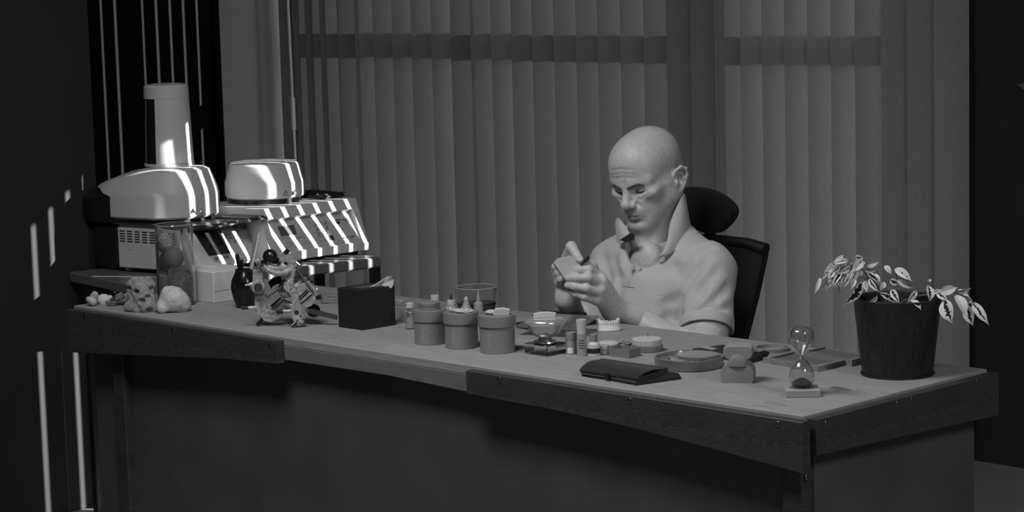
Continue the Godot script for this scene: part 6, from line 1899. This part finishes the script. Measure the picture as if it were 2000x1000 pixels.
func build_plant() -> void:
	var p := on_y(1753, 730)
	var k := 1.0 / scale_at(p)
	var t := thing("potted_plant", "variegated leafy pot plant in a dark wooden bucket at the bench end", "plant", p)
	var bucket := mat("bucket_wood", 0.016, 0.6, {"albedo_texture": wood_image(23, 0.35, 1.0, 24.0, 2.0, 256, true), "uv1_triplanar": true, "uv1_scale": Vector3(3, 3, 3)})
	var pot := part("pot", Shape.new().lathe(rows_px([[66, 3], [69, 5], [85, 150], [84, 152], [80, 152], [78, 150], [75, 132], [0, 131]], k), Vector3.ZERO, 40), bucket, t, 35)
	part("saucer", Shape.new().lathe(rows_px([[70, 0], [72, 1], [72, 4], [60, 4.5]], k), Vector3.ZERO, 36), mat("saucer_dark", 0.012, 0.5), t)
	part("soil", Shape.new().lump(Vector3(0, 131 * k, 0), Vector3(146, 14, 146) * k, 0.25, 5.0, 3, 30), mat("soil", 0.012, 0.95), t)
	var dep := (p - EYE).dot(FWD)
	var A := func(x: float, y: float, d := 0.0) -> Vector3: return at_depth(x, y, dep + d) - p
	var stem := mat("stem", 0.10, 0.7)
	var stems := []
	var st := func(pts: Array, r: float) -> void:
		var l := []
		for q in pts: l.append(A.call(q[0], q[1], q[2]))
		var rs := []
		for i in l.size(): rs.append(r * (1.0 - 0.5 * i / l.size()))
		part("stem", Shape.new().tube(l, rs, 7), stem, t)
		for i in l.size() - 1:
			for j in 6: stems.append(l[i].lerp(l[i + 1], j / 6.0))
		stems.append(l[l.size() - 1])
	st.call([[1738, 602, 0.0], [1722, 572, 0.0], [1700, 545, -0.01], [1680, 520, -0.01], [1655, 518, -0.02], [1625, 530, -0.02]], 0.0028)
	st.call([[1742, 602, 0.0], [1724, 570, -0.02], [1702, 546, -0.03], [1676, 540, -0.03]], 0.0022)
	st.call([[1745, 602, 0.01], [1738, 570, 0.02], [1748, 546, 0.03], [1770, 540, 0.03]], 0.0022)
	st.call([[1752, 604, 0.0], [1765, 588, -0.03], [1795, 578, -0.05], [1830, 573, -0.06], [1866, 570, -0.06], [1895, 586, -0.06]], 0.0026)
	st.call([[1740, 603, 0.02], [1730, 560, 0.03], [1712, 528, 0.03], [1706, 515, 0.03]], 0.0018)
	# leaves: base, tip, width in pixels, how much of the blade is dark, depth
	var leaves := [
		[1684, 551, 1642, 593, 17, 0.75, -0.05], [1602, 542, 1589, 575, 7, 0.0, -0.02], [1626, 514, 1601, 548, 10, 0.1, 0.0], [1657, 509, 1625, 516, 9, 0.2, 0.02], [1671, 504, 1689, 502, 10, 0.4, 0.0],
		[1648, 499, 1625, 514, 5, 0.2, 0.03], [1689, 518, 1720, 509, 11, 0.0, 0.0], [1688, 527, 1715, 525, 8, 0.0, 0.02], [1684, 508, 1659, 532, 15, 0.1, -0.03], [1658, 526, 1611, 543, 11, 0.3, -0.02],
		[1673, 524, 1654, 553, 12, 0.15, -0.04], [1644, 531, 1627, 560, 9, 0.6, -0.03], [1636, 550, 1638, 576, 6, 0.0, 0.0], [1689, 549, 1694, 572, 9, 0.1, -0.03], [1697, 545, 1719, 570, 9, 0.35, -0.04],
		[1706, 536, 1720, 553, 9, 0.2, -0.02], [1694, 533, 1718, 551, 8, 0.7, -0.03], [1728, 551, 1717, 570, 9, 0.0, -0.02], [1728, 519, 1741, 536, 9, 0.1, 0.02], [1748, 525, 1783, 549, 14, 0.1, 0.02],
		[1752, 546, 1788, 560, 10, 0.1, 0.0], [1741, 566, 1758, 592, 11, 0.45, -0.05], [1719, 572, 1756, 591, 9, 0.75, -0.04], [1714, 580, 1692, 590, 8, 0.2, -0.05], [1738, 547, 1756, 555, 10, 0.6, 0.0],
		[1662, 520, 1634, 534, 10, 0.15, -0.03], [1640, 520, 1610, 530, 10, 0.1, -0.01], [1622, 532, 1603, 560, 7, 0.1, 0.01], [1652, 538, 1640, 566, 8, 0.2, -0.01], [1668, 541, 1660, 566, 9, 0.2, -0.02], [1616, 536, 1613, 562, 6, 0.0, 0.0], [1632, 524, 1616, 552, 9, 0.2, -0.02], [1672, 515, 1640, 524, 10, 0.1, 0.0],
		[1790, 568, 1770, 591, 10, 0.3, -0.05], [1812, 558, 1814, 590, 16, 0.3, -0.06], [1780, 587, 1799, 606, 11, 0.05, -0.09], [1823, 573, 1843, 564, 7, 0.2, -0.06], [1838, 571, 1872, 559, 15, 0.0, -0.06],
		[1864, 571, 1898, 558, 8, 0.2, -0.06], [1870, 567, 1896, 580, 8, 0.2, -0.04], [1846, 586, 1862, 631, 24, 0.4, -0.08], [1866, 576, 1884, 621, 19, 0.0, -0.07], [1889, 598, 1902, 636, 18, 0.35, -0.06],
		[1899, 591, 1933, 634, 15, 0.3, -0.05], [1878, 574, 1902, 594, 9, 0.1, -0.05], [1830, 571, 1853, 587, 11, 0.3, -0.07], [1812, 549, 1820, 545, 5, 0.0, -0.02]]
	var leafm := mat("leaf", 1.0, 0.75, {"vertex_color_use_as_albedo": true, "metallic_specular": 0.15, "albedo_color": Color(1, 1, 1), "backlight_enabled": true, "backlight": Color(0.25, 0.25, 0.25), "cull_mode": BaseMaterial3D.CULL_DISABLED})
	var rl := RandomNumberGenerator.new()
	rl.seed = 5
	for i in 16:
		var bx := rl.randf_range(1618, 1690)
		var by := lerpf(528, 510, (bx - 1618.0) / 72.0) + rl.randf_range(-6, 22)
		leaves.append([bx, by, bx - rl.randf_range(6, 26), by + rl.randf_range(10, 28), rl.randf_range(6, 10), rl.randf_range(0.0, 0.5), rl.randf_range(-0.04, 0.04)])
	var edge := FastNoiseLite.new()
	edge.seed = 12; edge.frequency = 1.0; edge.fractal_octaves = 2
	var count := 0
	for q in leaves:
		count += 1
		var a: Vector3 = A.call(q[0], q[1], q[6])
		var b: Vector3 = A.call(q[2], q[3], q[6] - rng.randf_range(0.0, 0.02))
		var d := (b - a)
		var L := d.length()
		var dn := d / L
		var side := dn.cross(-FWD).normalized().rotated(dn, rng.randf_range(-0.6, 0.6))
		var up := side.cross(dn)
		if up.y < 0.0 and up.dot(FWD) > 0.0: up = -up
		var w: float = q[4] * k * 0.62
		var s := Shape.new()
		s.use_color = true
		var n := 22
		var m := 12
		var pt := func(i: int, j: int) -> Vector3:
			var v := float(i) / n
			var u := float(j) / m * 2.0 - 1.0
			var ww := w * pow(sin(PI * pow(v, 0.72)), 0.85) if i > 0 and i < n else 0.0
			if v > 0.72: ww = minf(ww, w * 0.62 * pow((1.0 - v) / 0.28, 1.7))
			return a + dn * L * v + side * u * ww + up * (0.16 * L * sin(PI * v * 0.9) + absf(u) * ww * 0.30) + Vector3(0, -0.06 * L * v * v, 0)
		for i in n:
			for j in m:
				var v := (i + 0.5) / n
				var u := absf((j + 0.5) / m * 2.0 - 1.0)
				var sd := (j + 0.5) / m * 2.0 - 1.0
				var dark: bool = q[5] > 0.06 and u < q[5] * (1.05 - 1.2 * absf(v - 0.42)) * (0.85 + 0.9 * edge.get_noise_2d(v * 9.0 + count * 7.0, signf(sd) * 3.0)) + 0.10 * edge.get_noise_2d(v * 30.0, sd * 9.0 + count) and v > 0.06 and v < 0.9
				s.tint = Color(0.02, 0.02, 0.02) if dark else Color(0.68, 0.68, 0.68) * (0.94 + 0.14 * edge.get_noise_2d(v * 5.0 + count, sd * 4.0))
				s.quad(pt.call(i, j), pt.call(i + 1, j), pt.call(i + 1, j + 1), pt.call(i, j + 1))
		var lf := part("leaf", s, leafm, t, 80)
		var best: Vector3 = stems[0]
		for w2 in stems:
			if w2.distance_to(a) < best.distance_to(a): best = w2
		if best.distance_to(a) > 0.003: part("petiole", Shape.new().tube([best, best.lerp(a, 0.5) + Vector3(0, 0.004, 0), a + dn * 0.002], [0.0009, 0.0008, 0.0007], 6), stem, lf)

func build_corner() -> void:
	# pale pointed ornament at the right edge and loops of cable by the dark wall
	var p := on_z(2010, 171, WALL_Z + 0.02)
	var t := thing("wall_ornament", "pale pointed flat ornament fixed to the dark wall", "ornament", p)
	var o := PackedVector2Array()
	for q in [[1988, 165.5], [2003, 161], [2020, 150], [2018, 172], [2024, 192], [2006, 179]]:
		var w := on_z(q[0], q[1], WALL_Z + 0.02) - p
		o.push_back(V(w.x, w.y))
	part("star", Shape.new().prism(o, 0.008, Transform3D.IDENTITY, 0.001), mat("ornament_grey", 0.10, 0.6), t)
	var c := on_y(1930, 880, 0.0)
	var ct := mat("cable_black", 0.010, 0.4)
	for i in 3:
		var q := on_y(1906 + 44 * i, 880 + 6 * i, 0.0)
		var cb := thing("cable_coil", ["black cable coil standing against the dark wall behind the bench", "dark cable loop in the middle of the heap by the wall", "black cable loop at the outer end of the heap by the wall"][i], "cable", q)
		for w in 4:
			var pts := []
			var R := 0.036 - 0.004 * w
			for j in 26:
				var a := TAU * j / 25
				pts.append(Vector3(cos(a) * R, R + 0.006 + sin(a) * R, 0.02 * w - 0.03 + 0.03 * sin(a * 0.5 + w)))
			part("loop", Shape.new().tube(pts, 0.005, 7), ct, cb)

func build_objects() -> void:
	mat("plaster", 0.50, 0.8, {"albedo_texture": noise_image(41, 0.04, 0.9, 1.0), "uv1_triplanar": true, "uv1_scale": Vector3(10, 10, 10)})
	build_furnaces()
	build_chair()
	build_man()
	build_left_end()
	build_articulator()
	build_middle()
	build_right()
	build_plant()
	build_corner()
